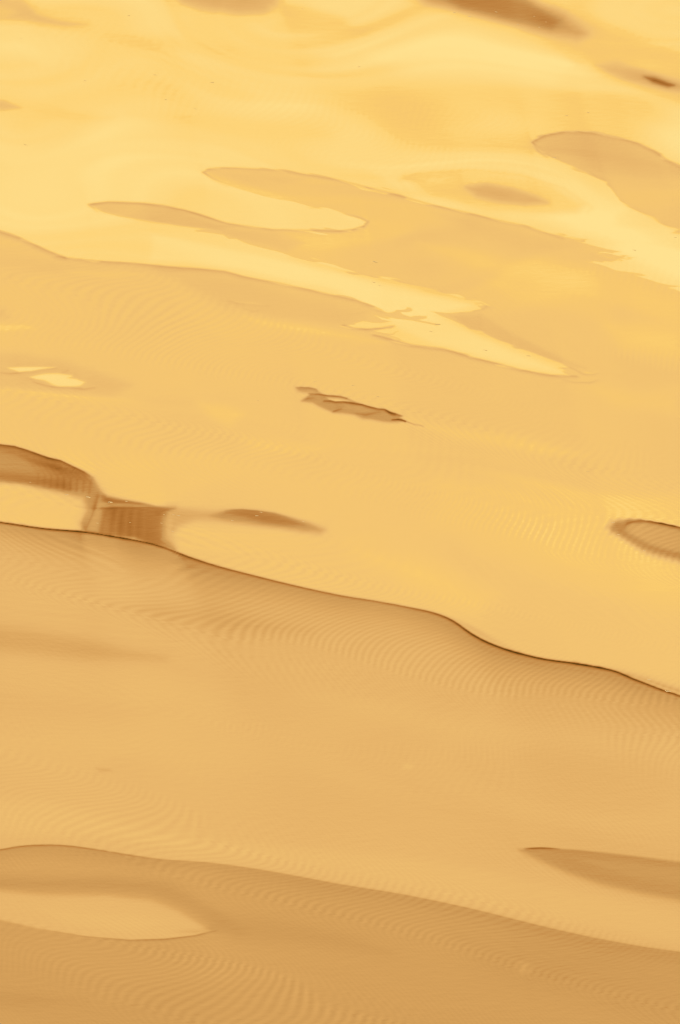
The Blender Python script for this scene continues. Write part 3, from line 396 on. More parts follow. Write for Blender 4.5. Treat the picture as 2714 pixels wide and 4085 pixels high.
 ('fill',[(-3.0094,0.1641,0.00348),(-2.6829,0.0646,0.00347),(-2.2376,0.0079,0.00347),(-1.8939,-0.0455,0.00347),(-1.762,-0.0603,0.00347),(-1.7315,-0.0609,0.00347),(-1.6985,-0.0663,0.00347),(-1.6267,-0.0826,0.00347),(-1.5524,-0.1028,0.00346),(-1.4806,-0.1203,0.00346),(-1.4113,-0.132,0.00346),(-1.3446,-0.1414,0.00346),(-1.2852,-0.1484,0.00346),(-1.2382,-0.1564,0.00346),(-1.1983,-0.167,0.00346),(-1.1548,-0.1806,0.00346),(-1.1011,-0.2002,0.00346),(-1.0439,-0.2211,0.00346),(-0.9915,-0.2417,0.00346),(-0.9484,-0.2594,0.00346),(-0.9101,-0.2801,0.00345),(-0.8718,-0.3027,0.00345),(-0.8326,-0.3324,0.00345),(-0.7933,-0.3667,0.00345),(-0.7518,-0.3982,0.00345),(-0.7072,-0.4277,0.00344),(-0.6602,-0.4573,0.00344),(-0.6109,-0.4853,0.00344),(-0.56,-0.511,0.00344),(-0.5069,-0.5361,0.00344),(-0.449,-0.562,0.00344),(-0.3854,-0.5907,0.00344),(-0.3172,-0.6212,0.00343),(-0.2445,-0.6528,0.00343),(-0.1628,-0.6876,0.00343),(-0.0767,-0.7227,0.00343),(0.0,-0.753,0.00343),(0.0597,-0.7731,0.00342),(0.1101,-0.7872,0.00342),(0.1604,-0.8024,0.00342),(0.2146,-0.8217,0.00342),(0.2688,-0.841,0.00342),(0.3206,-0.8623,0.00342),(0.3699,-0.8826,0.00342),(0.4168,-0.9024,0.00342),(0.4589,-0.9249,0.00342),(0.4943,-0.9483,0.00341),(0.5249,-0.9731,0.00341),(0.5542,-1.0024,0.00341),(0.5831,-1.0384,0.00341),(0.6107,-1.0789,0.00341),(0.6382,-1.1167,0.0034),(0.6646,-1.1485,0.0034),(0.6911,-1.1773,0.0034),(0.7222,-1.2069,0.0034),(0.7599,-1.2381,0.0034),(0.8023,-1.2685,0.00339),(0.8483,-1.297,0.00339),(0.8993,-1.3232,0.00339),(0.9538,-1.3491,0.00339),(1.006,-1.369,0.00339),(1.0517,-1.3823,0.00339),(1.095,-1.3931,0.00339),(1.143,-1.4056,0.00339),(1.2021,-1.4247,0.00339),(1.266,-1.4456,0.00338),(1.3214,-1.4695,0.00338),(1.3604,-1.4933,0.00338),(1.3911,-1.5186,0.00338),(1.4252,-1.547,0.00338),(1.4695,-1.5778,0.00338),(1.5171,-1.6121,0.00337),(1.5599,-1.6421,0.00337),(1.5883,-1.6603,0.00337),(1.6118,-1.6741,0.00337),(1.651,-1.6998,0.00337),(1.6863,-1.728,0.00337),(1.7371,-1.7688,0.00337),(1.8811,-1.8707,0.00336),(2.213,-2.0967,0.00335),(2.6331,-2.392,0.00333),(2.9379,-2.5452,0.00332),(2.7687,-5.7416,0.00587),(-2.7095,-5.6955,0.00587)],181,1,0.0,'set'),
 ('stroke',[(-3.0094,0.1641,0.75),(-2.6829,0.0646,0.75),(-2.2376,0.0079,0.75),(-1.8939,-0.0455,0.75),(-1.762,-0.0603,0.781),(-1.7315,-0.0609,0.812),(-1.6985,-0.0663,0.844),(-1.6267,-0.0826,0.878),(-1.5524,-0.1028,0.913),(-1.4806,-0.1203,0.948),(-1.4113,-0.132,0.984),(-1.3446,-0.1414,1.02),(-1.2852,-0.1484,1.056),(-1.2382,-0.1564,1.083),(-1.1983,-0.167,1.111),(-1.1548,-0.1806,1.139),(-1.1011,-0.2002,1.174),(-1.0439,-0.2211,1.208),(-0.9915,-0.2417,1.243),(-0.9484,-0.2594,1.206),(-0.9101,-0.2801,1.169),(-0.8718,-0.3027,1.132),(-0.8326,-0.3324,1.089),(-0.7933,-0.3667,1.046),(-0.7518,-0.3982,1.003),(-0.7072,-0.4277,0.952),(-0.6602,-0.4573,0.901),(-0.6109,-0.4853,0.85),(-0.56,-0.511,0.838),(-0.5069,-0.5361,0.825),(-0.449,-0.562,0.812),(-0.3854,-0.5907,0.797),(-0.3172,-0.6212,0.781),(-0.2445,-0.6528,0.765),(-0.1628,-0.6876,0.746),(-0.0767,-0.7227,0.727),(0.0,-0.753,0.708),(0.0597,-0.7731,0.696),(0.1101,-0.7872,0.683),(0.1604,-0.8024,0.67),(0.2146,-0.8217,0.69),(0.2688,-0.841,0.71),(0.3206,-0.8623,0.729),(0.3699,-0.8826,0.78),(0.4168,-0.9024,0.83),(0.4589,-0.9249,0.881),(0.4943,-0.9483,0.916),(0.5249,-0.9731,0.951),(0.5542,-1.0024,0.986),(0.5831,-1.0384,0.979),(0.6107,-1.0789,0.973),(0.6382,-1.1167,0.966),(0.6646,-1.1485,0.953),(0.6911,-1.1773,0.939),(0.7222,-1.2069,0.926),(0.7599,-1.2381,0.906),(0.8023,-1.2685,0.886),(0.8483,-1.297,0.866),(0.8993,-1.3232,0.846),(0.9538,-1.3491,0.826),(1.006,-1.369,0.806),(1.0517,-1.3823,0.82),(1.095,-1.3931,0.835),(1.143,-1.4056,0.849),(1.2021,-1.4247,0.863),(1.266,-1.4456,0.876),(1.3214,-1.4695,0.889),(1.3604,-1.4933,0.869),(1.3911,-1.5186,0.85),(1.4252,-1.547,0.83),(1.4695,-1.5778,0.804),(1.5171,-1.6121,0.778),(1.5599,-1.6421,0.752),(1.5883,-1.6603,0.735),(1.6118,-1.6741,0.717),(1.651,-1.6998,0.7),(1.6863,-1.728,0.7),(1.7371,-1.7688,0.7),(1.8811,-1.8707,0.7),(2.213,-2.0967,0.7),(2.6331,-2.392,0.7),(2.9379,-2.5452,0.7)],-26,2e-05,0.07692,0.0),
 ('stroke',[(-3.0094,0.1641,0.9),(-2.6829,0.0646,0.9),(-2.2376,0.0079,0.9),(-1.8939,-0.0455,0.9),(-1.762,-0.0603,0.921),(-1.7315,-0.0609,0.943),(-1.6985,-0.0663,0.964),(-1.6267,-0.0826,0.988),(-1.5524,-0.1028,1.012),(-1.4806,-0.1203,1.036),(-1.4113,-0.132,1.057),(-1.3446,-0.1414,1.079),(-1.2852,-0.1484,1.1),(-1.2382,-0.1564,1.114),(-1.1983,-0.167,1.129),(-1.1548,-0.1806,1.143),(-1.1011,-0.2002,1.161),(-1.0439,-0.2211,1.179),(-0.9915,-0.2417,1.196),(-0.9484,-0.2594,1.179),(-0.9101,-0.2801,1.162),(-0.8718,-0.3027,1.144),(-0.8326,-0.3324,1.124),(-0.7933,-0.3667,1.104),(-0.7518,-0.3982,1.083),(-0.7072,-0.4277,1.059),(-0.6602,-0.4573,1.035),(-0.6109,-0.4853,1.011),(-0.56,-0.511,0.983),(-0.5069,-0.5361,0.956),(-0.449,-0.562,0.928),(-0.3854,-0.5907,0.919),(-0.3172,-0.6212,0.909),(-0.2445,-0.6528,0.9),(-0.1628,-0.6876,0.9),(-0.0767,-0.7227,0.9),(0.0,-0.753,0.9),(0.0597,-0.7731,0.9),(0.1101,-0.7872,0.9),(0.1604,-0.8024,0.9),(0.2146,-0.8217,0.9),(0.2688,-0.841,0.9),(0.3206,-0.8623,0.9),(0.3699,-0.8826,0.9),(0.4168,-0.9024,0.9),(0.4589,-0.9249,0.9),(0.4943,-0.9483,0.9),(0.5249,-0.9731,0.9),(0.5542,-1.0024,0.9),(0.5831,-1.0384,0.9),(0.6107,-1.0789,0.9),(0.6382,-1.1167,0.9),(0.6646,-1.1485,0.9),(0.6911,-1.1773,0.9),(0.7222,-1.2069,0.9),(0.7599,-1.2381,0.9),(0.8023,-1.2685,0.9),(0.8483,-1.297,0.9),(0.8993,-1.3232,0.9),(0.9538,-1.3491,0.9),(1.006,-1.369,0.9),(1.0517,-1.3823,0.9),(1.095,-1.3931,0.9),(1.143,-1.4056,0.9),(1.2021,-1.4247,0.9),(1.266,-1.4456,0.9),(1.3214,-1.4695,0.9),(1.3604,-1.4933,0.9),(1.3911,-1.5186,0.9),(1.4252,-1.547,0.9),(1.4695,-1.5778,0.9),(1.5171,-1.6121,0.9),(1.5599,-1.6421,0.9),(1.5883,-1.6603,0.9),(1.6118,-1.6741,0.9),(1.651,-1.6998,0.9),(1.6863,-1.728,0.9),(1.7371,-1.7688,0.9),(1.8811,-1.8707,0.9),(2.213,-2.0967,0.9),(2.6331,-2.392,0.9),(2.9379,-2.5452,0.9)],-12,2e-05,0.20298,0.0),
 ('stroke',[(-3.0094,0.1641,1.0),(-2.6829,0.0646,1.0),(-2.2376,0.0079,1.0),(-1.8939,-0.0455,1.0),(-1.762,-0.0603,1.0),(-1.7315,-0.0609,1.0),(-1.6985,-0.0663,1.0),(-1.6267,-0.0826,1.0),(-1.5524,-0.1028,1.0),(-1.4806,-0.1203,1.0),(-1.4113,-0.132,1.0),(-1.3446,-0.1414,1.0),(-1.2852,-0.1484,1.0),(-1.2382,-0.1564,0.974),(-1.1983,-0.167,0.949),(-1.1548,-0.1806,0.923),(-1.1011,-0.2002,0.885),(-1.0439,-0.2211,0.846),(-0.9915,-0.2417,0.808),(-0.9484,-0.2594,0.791),(-0.9101,-0.2801,0.775),(-0.8718,-0.3027,0.758),(-0.8326,-0.3324,0.743),(-0.7933,-0.3667,0.728),(-0.7518,-0.3982,0.712),(-0.7072,-0.4277,0.697),(-0.6602,-0.4573,0.682),(-0.6109,-0.4853,0.667),(-0.56,-0.511,0.65),(-0.5069,-0.5361,0.633),(-0.449,-0.562,0.617),(-0.3854,-0.5907,0.596),(-0.3172,-0.6212,0.574),(-0.2445,-0.6528,0.553),(-0.1628,-0.6876,0.528),(-0.0767,-0.7227,0.503),(0.0,-0.753,0.477),(0.0597,-0.7731,0.461),(0.1101,-0.7872,0.444),(0.1604,-0.8024,0.427),(0.2146,-0.8217,0.452),(0.2688,-0.841,0.477),(0.3206,-0.8623,0.502),(0.3699,-0.8826,0.567),(0.4168,-0.9024,0.632),(0.4589,-0.9249,0.697),(0.4943,-0.9483,0.753),(0.5249,-0.9731,0.809),(0.5542,-1.0024,0.865),(0.5831,-1.0384,0.91),(0.6107,-1.0789,0.955),(0.6382,-1.1167,1.0),(0.6646,-1.1485,1.0),(0.6911,-1.1773,1.0),(0.7222,-1.2069,1.0),(0.7599,-1.2381,1.0),(0.8023,-1.2685,1.0),(0.8483,-1.297,1.0),(0.8993,-1.3232,1.0),(0.9538,-1.3491,1.0),(1.006,-1.369,1.0),(1.0517,-1.3823,1.0),(1.095,-1.3931,1.0),(1.143,-1.4056,1.0),(1.2021,-1.4247,0.982),(1.266,-1.4456,0.964),(1.3214,-1.4695,0.946),(1.3604,-1.4933,0.931),(1.3911,-1.5186,0.915),(1.4252,-1.547,0.9),(1.4695,-1.5778,0.88),(1.5171,-1.6121,0.86),(1.5599,-1.6421,0.84),(1.5883,-1.6603,0.827),(1.6118,-1.6741,0.813),(1.651,-1.6998,0.8),(1.6863,-1.728,0.8),(1.7371,-1.7688,0.8),(1.8811,-1.8707,0.8),(2.213,-2.0967,0.8),(2.6331,-2.392,0.8),(2.9379,-2.5452,0.8)],-105,0.00406,0.00556,0.0),
 ('stroke',[(0.546,-0.9702,0.2),(0.6387,-1.0702,1),(0.7353,-1.1772,0.8),(0.8402,-1.2699,0.2)],-16,0.01064,0.01276,0.0),
 ('stroke',[(1.303,-1.4422,0.1),(1.4696,-1.5462,0.8),(1.652,-1.6618,1),(1.8404,-1.831,1)],-26,0.01476,0.01265,0.0),
 ('fill',[(-1.1429,-0.7937,0.05565),(-0.8214,-0.8215,0.05562),(-0.4783,-0.9191,0.05552),(-0.1363,-1.079,0.05536),(-0.477,-1.0794,0.05537),(-0.8193,-0.9746,0.05547)],-12,1.0,0.0,'add'),
 ('fill',[(-1.8645,-0.9737,0.04267),(-1.5436,-1.0157,0.04264),(-1.2432,-1.1074,0.04258),(-0.8574,-1.2813,0.04245),(-1.2392,-1.2977,0.04244),(-1.6653,-1.2317,0.04248),(-1.8578,-1.1842,0.04251)],-18,1.0,0.0,'add'),
 ('fill',[(-1.8467,-1.5315,0.05282),(-1.231,-1.6815,0.05269),(-0.8085,-1.7424,0.05264),(-1.0178,-1.8148,0.05257),(-1.8394,-1.7611,0.05261)],-4,1.0,0.0,'add'),
 ('fill',[(-0.1772,-1.6172,0.07384),(0.6636,-1.8736,0.0735),(1.6408,-2.0532,0.07325),(1.6341,-2.2846,0.07295),(0.6609,-2.1026,0.0732)],5,1.0,0.0,'add'),
 ('fill',[(-0.9993,-2.8557,0.03303),(-0.3794,-2.9271,0.03299),(0.4439,-3.0932,0.03288),(1.2576,-3.4425,0.03267),(1.7412,-3.6397,0.03254),(1.7328,-3.9014,0.03239),(1.0493,-3.6592,0.03254),(0.2375,-3.2905,0.03277),(-0.3785,-3.0575,0.03291)],5,1.0,0.0,'add'),
 ('fill',[(-1.8149,-2.522,0.03738),(-1.42,-2.5427,0.03737),(-1.1058,-2.6866,0.03727),(-0.7512,-2.877,0.03715),(-1.206,-2.8397,0.03717),(-1.8045,-2.843,0.03716)],6,1.0,0.0,'add'),
 ('fill',[(-1.832,-1.9905,0.06288),(-1.0131,-2.0818,0.06279),(-1.2183,-2.2727,0.06258),(-1.8246,-2.2192,0.06263)],3,1.0,0.0,'add'),
 ('fill',[(0.8477,-3.0214,0.01234),(0.9055,-3.0073,0.00412),(0.9876,-3.0164,0.00309),(1.131,-3.0398,0.00514),(1.3865,-3.1005,0.00616),(1.6086,-3.1611,0.00821),(1.8366,-3.2134,0.0082),(1.8236,-3.6048,0.01832),(1.5994,-3.4807,0.01836),(1.4296,-3.4213,0.01838),(1.2274,-3.3336,0.01841),(1.0759,-3.2349,0.01844),(0.9447,-3.1181,0.01848),(0.8841,-3.0598,0.01645)],152,1,0.0,'set'),
 ('fill',[(1.1013,-3.0887,0.02055),(1.3853,-3.1478,0.02052),(1.6073,-3.2048,0.0205),(1.8352,-3.2579,0.02048),(1.8291,-3.4391,0.02041),(1.6028,-3.3613,0.02044),(1.3823,-3.2713,0.02048),(1.2226,-3.1783,0.02051)],160,0.7,0.0,'set'),
 ('stroke',[(0.8766,-3.0122,0.3),(0.9095,-3.011,0.9),(0.9486,-3.0102,1),(0.9896,-3.0164,0.9),(1.0409,-3.024,0.2)],-75,0.00288,0.00412,0.0),
 ('stroke',[(1.0408,-3.0277,0.5),(1.2661,-3.0674,0.7),(1.6087,-3.1574,0.6)],-8,0.00308,0.01644,0.0),
 ('fill',[(-2.8301,-3.3463,0.00307),(-2.5328,-3.25,0.00307),(-2.1197,-3.1141,0.00308),(-1.7989,-3.0181,0.00309),(-1.6704,-2.9831,0.0032),(-1.6371,-2.9756,0.0033),(-1.6151,-2.9696,0.00341),(-1.5819,-2.9582,0.00346),(-1.56,-2.9488,0.00351),(-1.5336,-2.9404,0.00355),(-1.496,-2.9321,0.00363),(-1.4538,-2.9248,0.0037),(-1.4104,-2.9209,0.00377),(-1.3673,-2.9198,0.00385),(-1.323,-2.9221,0.00392),(-1.2763,-2.9275,0.004),(-1.2249,-2.9379,0.00431),(-1.1712,-2.9517,0.00463),(-1.1209,-2.9652,0.00495),(-1.0783,-2.9772,0.00536),(-1.0392,-2.9889,0.00577),(-0.9967,-3.0012,0.00618),(-0.9491,-3.0153,0.00669),(-0.8982,-3.0296,0.0072),(-0.8416,-3.0433,0.00772),(-0.7766,-3.0534,0.00797),(-0.706,-3.0623,0.00823),(-0.6354,-3.0739,0.00849),(-0.5667,-3.0898,0.0086),(-0.498,-3.1085,0.00872),(-0.4293,-3.1296,0.00883),(-0.3614,-3.1523,0.00895),(-0.2935,-3.1767,0.00906),(-0.2236,-3.2029,0.00917),(-0.1535,-3.2299,0.00929),(-0.0814,-3.258,0.00942),(0.0,-3.2878,0.00954),(0.0961,-3.3196,0.00971),(0.2014,-3.3532,0.00988),(0.3066,-3.3895,0.01005),(0.4085,-3.4294,0.01021),(0.5102,-3.4723,0.01038),(0.6118,-3.5173,0.01055),(0.7149,-3.567,0.01071),(0.8179,-3.6193,0.01087),(0.915,-3.6678,0.01104),(1.0027,-3.7093,0.01117),(1.0847,-3.7466,0.01131),(1.1666,-3.7823,0.01145),(1.2534,-3.8165,0.01158),(1.3402,-3.8487,0.01172),(1.4177,-3.8758,0.01186),(1.478,-3.8946,0.01195),(1.5291,-3.909,0.01205),(1.5864,-3.9244,0.01214),(1.6268,-3.9343,0.01214),(1.6735,-3.9453,0.01214),(1.811,-3.9835,0.01213),(2.1349,-4.0863,0.0121),(2.5477,-4.2113,0.01207),(2.8481,-4.2534,0.01207),(2.7687,-5.7416,0.00587),(-2.7095,-5.6955,0.00587)],159,1,0.0,'set'),
 ('stroke',[(-2.8301,-3.3463,1.0),(-2.5328,-3.25,1.0),(-2.1197,-3.1141,1.0),(-1.7989,-3.0181,1.0),(-1.6704,-2.9831,1.0),(-1.6371,-2.9756,1.0),(-1.6151,-2.9696,1.0),(-1.5819,-2.9582,1.0),(-1.56,-2.9488,1.0),(-1.5336,-2.9404,1.0),(-1.496,-2.9321,1.0),(-1.4538,-2.9248,1.0),(-1.4104,-2.9209,1.0),(-1.3673,-2.9198,0.957),(-1.323,-2.9221,0.913),(-1.2763,-2.9275,0.87),(-1.2249,-2.9379,0.82),(-1.1712,-2.9517,0.77),(-1.1209,-2.9652,0.72),(-1.0783,-2.9772,0.658),(-1.0392,-2.9889,0.596),(-0.9967,-3.0012,0.533),(-0.9491,-3.0153,0.45),(-0.8982,-3.0296,0.367),(-0.8416,-3.0433,0.283),(-0.7766,-3.0534,0.257),(-0.706,-3.0623,0.23),(-0.6354,-3.0739,0.203),(-0.5667,-3.0898,0.205),(-0.498,-3.1085,0.206),(-0.4293,-3.1296,0.207),(-0.3614,-3.1523,0.209),(-0.2935,-3.1767,0.21),(-0.2236,-3.2029,0.212),(-0.1535,-3.2299,0.213),(-0.0814,-3.258,0.215),(0.0,-3.2878,0.216),(0.0961,-3.3196,0.219),(0.2014,-3.3532,0.221),(0.3066,-3.3895,0.223),(0.4085,-3.4294,0.225),(0.5102,-3.4723,0.227),(0.6118,-3.5173,0.229),(0.7149,-3.567,0.231),(0.8179,-3.6193,0.234),(0.915,-3.6678,0.236),(1.0027,-3.7093,0.237),(1.0847,-3.7466,0.239),(1.1666,-3.7823,0.241),(1.2534,-3.8165,0.243),(1.3402,-3.8487,0.245),(1.4177,-3.8758,0.246),(1.478,-3.8946,0.248),(1.5291,-3.909,0.249),(1.5864,-3.9244,0.25),(1.6268,-3.9343,0.25),(1.6735,-3.9453,0.25),(1.811,-3.9835,0.25),(2.1349,-4.0863,0.25),(2.5477,-4.2113,0.25),(2.8481,-4.2534,0.25)],-45,0.00266,0.00409,0.0),
 ('stroke',[(-2.8301,-3.3463,0.5),(-2.5328,-3.25,0.5),(-2.1197,-3.1141,0.5),(-1.7989,-3.0181,0.5),(-1.6704,-2.9831,0.531),(-1.6371,-2.9756,0.562),(-1.6151,-2.9696,0.593),(-1.5819,-2.9582,0.607),(-1.56,-2.9488,0.621),(-1.5336,-2.9404,0.634),(-1.496,-2.9321,0.655),(-1.4538,-2.9248,0.676),(-1.4104,-2.9209,0.697),(-1.3673,-2.9198,0.719),(-1.323,-2.9221,0.741),(-1.2763,-2.9275,0.764),(-1.2249,-2.9379,0.779),(-1.1712,-2.9517,0.793),(-1.1209,-2.9652,0.808),(-1.0783,-2.9772,0.812),(-1.0392,-2.9889,0.816),(-0.9967,-3.0012,0.82),(-0.9491,-3.0153,0.825),(-0.8982,-3.0296,0.83),(-0.8416,-3.0433,0.835),(-0.7766,-3.0534,0.842),(-0.706,-3.0623,0.848),(-0.6354,-3.0739,0.855),(-0.5667,-3.0898,0.862),(-0.498,-3.1085,0.868),(-0.4293,-3.1296,0.875),(-0.3614,-3.1523,0.882),(-0.2935,-3.1767,0.888),(-0.2236,-3.2029,0.895),(-0.1535,-3.2299,0.897),(-0.0814,-3.258,0.898),(0.0,-3.2878,0.9),(0.0961,-3.3196,0.9),(0.2014,-3.3532,0.9),(0.3066,-3.3895,0.9),(0.4085,-3.4294,0.9),(0.5102,-3.4723,0.9),(0.6118,-3.5173,0.9),(0.7149,-3.567,0.9),(0.8179,-3.6193,0.9),(0.915,-3.6678,0.9),(1.0027,-3.7093,0.9),(1.0847,-3.7466,0.9),(1.1666,-3.7823,0.9),(1.2534,-3.8165,0.9),(1.3402,-3.8487,0.9),(1.4177,-3.8758,0.9),(1.478,-3.8946,0.9),(1.5291,-3.909,0.9),(1.5864,-3.9244,0.9),(1.6268,-3.9343,0.9),(1.6735,-3.9453,0.9),(1.811,-3.9835,0.9),(2.1349,-4.0863,0.9),(2.5477,-4.2113,0.9),(2.8481,-4.2534,0.9)],-9,0.00409,0.05321,0.0),
 ('fill',[(-1.7974,-3.065,0.0329),(-1.4082,-3.0113,0.03294),(-0.9953,-3.0768,0.0329),(-0.583,-3.1766,0.03284),(-0.8905,-3.2044,0.03283),(-1.4045,-3.157,0.03285),(-1.7927,-3.2098,0.03282)],4,1.0,0.0,'add'),
 ('fill',[(-1.7931,-3.1989,0.03077),(-1.4032,-3.2114,0.03077),(-1.0959,-3.1892,0.03078),(-0.8285,-3.2346,0.03076),(-0.6834,-3.3538,0.03069),(-0.5384,-3.5373,0.03059),(-0.4559,-3.6471,0.03053),(-0.5781,-3.6423,0.03053),(-0.7026,-3.4599,0.03064),(-0.9092,-3.3119,0.03072),(-1.299,-3.2796,0.03073),(-1.7903,-3.2856,0.03073)],-9,1.0,0.0,'add'),
 ('fill',[(-0.6204,-3.4988,0.0449),(-0.3344,-3.5465,0.04486),(0.0325,-3.7107,0.04472),(0.2351,-3.8642,0.04459),(-0.1706,-3.7685,0.04468),(-0.496,-3.7165,0.04472)],-6,1.0,0.0,'add'),
 ('fill',[(0.5403,-3.738,0.08125),(1.0446,-3.9104,0.08097),(1.7248,-4.1533,0.0806),(1.709,-4.6517,0.07986),(1.2362,-4.3834,0.08027),(0.6389,-3.993,0.08087)],-4,1.0,0.0,'add'),
 ('fill',[(-1.7898,-3.3003,0.01843),(-1.6052,-3.3139,0.01843),(-1.3999,-3.3411,0.01842),(-1.093,-3.3403,0.02047),(-0.8876,-3.3839,0.02045),(-0.7637,-3.4687,0.02042),(-0.6809,-3.5608,0.01631),(-0.6148,-3.6345,0.01222),(-0.6795,-3.6776,0.00407),(-0.8214,-3.7071,0.00305),(-0.9839,-3.7151,0.00305),(-1.1878,-3.6886,0.0061),(-1.3925,-3.6324,0.00611),(-1.5982,-3.5569,0.00612),(-1.7834,-3.5009,0.00612)],180,1,0.0,'set'),
 ('stroke',[(-1.3925,-3.6324,0.2),(-1.1878,-3.6886,0.4),(-0.9839,-3.7151,0.7),(-0.8214,-3.7071,1),(-0.6795,-3.6776,0.9),(-0.5782,-3.6351,0.4)],-40,0.00264,0.00407,0.0),
 ('stroke',[(-0.7816,-3.6485,0.2),(-0.6798,-3.6484,1),(-0.5987,-3.624,0.6)],-14,0.01221,0.00611,0.0),
 ('fill',[(-1.3967,-3.467,0.03267),(-0.9879,-3.4942,0.03266),(-0.8235,-3.5673,0.03261),(-0.9853,-3.6417,0.03257),(-1.2921,-3.574,0.03261)],4,1.0,0.0,'add'),
 ('fill',[(-1.7621,-4.1634,0.02823),(-1.4599,-4.1605,0.02823),(-1.1764,-4.2163,0.0282),(-1.4572,-4.2593,0.02818),(-1.7592,-4.2517,0.02818)],-4,1.0,0.0,'add'),
 ('fill',[(0.8413,-3.969,0.01618),(0.8735,-3.9783,0.01618),(0.8806,-4.0429,0.01616),(0.8519,-4.0694,0.01615),(0.8323,-4.0326,0.01616)],9,1.0,0.0,'add'),
 ('fill',[(0.3046,-2.2489,0.01252),(0.3463,-2.2579,0.01252),(0.3419,-2.296,0.01251),(0.3085,-2.2949,0.01251)],9,1.0,0.0,'add'),
 ('fill',[(-1.1772,-2.2418,0.00835),(-1.1103,-2.2491,0.00835),(-1.0973,-2.2717,0.00834),(-1.1555,-2.2833,0.00834)],-12,1.0,0.0,'add'),
 ('stroke',[(1.1368,-1.3942,0.3),(1.1557,-1.402,1),(1.1746,-1.4103,0.3)],-30,0.00635,0.00826,0.0),
 ('stroke',[(1.183,-1.4137,0.3),(1.2019,-1.4221,1),(1.2208,-1.4291,0.3)],-26,0.00529,0.00688,0.0),
 ('stroke',[(1.2502,-1.4381,0.3),(1.2691,-1.4451,1),(1.2879,-1.4539,0.3)],-32,0.00635,0.00825,0.0),
 ('stroke',[(0.8546,-1.2976,0.3),(0.8736,-1.305,1),(0.8925,-1.3139,0.3)],-24,0.00742,0.00965,0.0),
 ('stroke',[(0.8168,-1.2739,0.3),(0.8358,-1.2816,1),(0.8547,-1.2898,0.3)],-20,0.00636,0.00827,0.0),
 ('stroke',[(1.3838,-1.5123,0.3),(1.4026,-1.5197,1),(1.4215,-1.5276,0.3)],-20,0.00634,0.00824,0.0),
 ('stroke',[(-1.1635,-0.1778,0.3),(-1.1438,-0.1859,1),(-1.1242,-0.1937,0.3)],-30,0.00649,0.00843,0.0),
 ('stroke',[(-1.0981,-0.2004,0.3),(-1.0785,-0.209,1),(-1.0589,-0.2186,0.3)],-24,0.00648,0.00843,0.0)
]
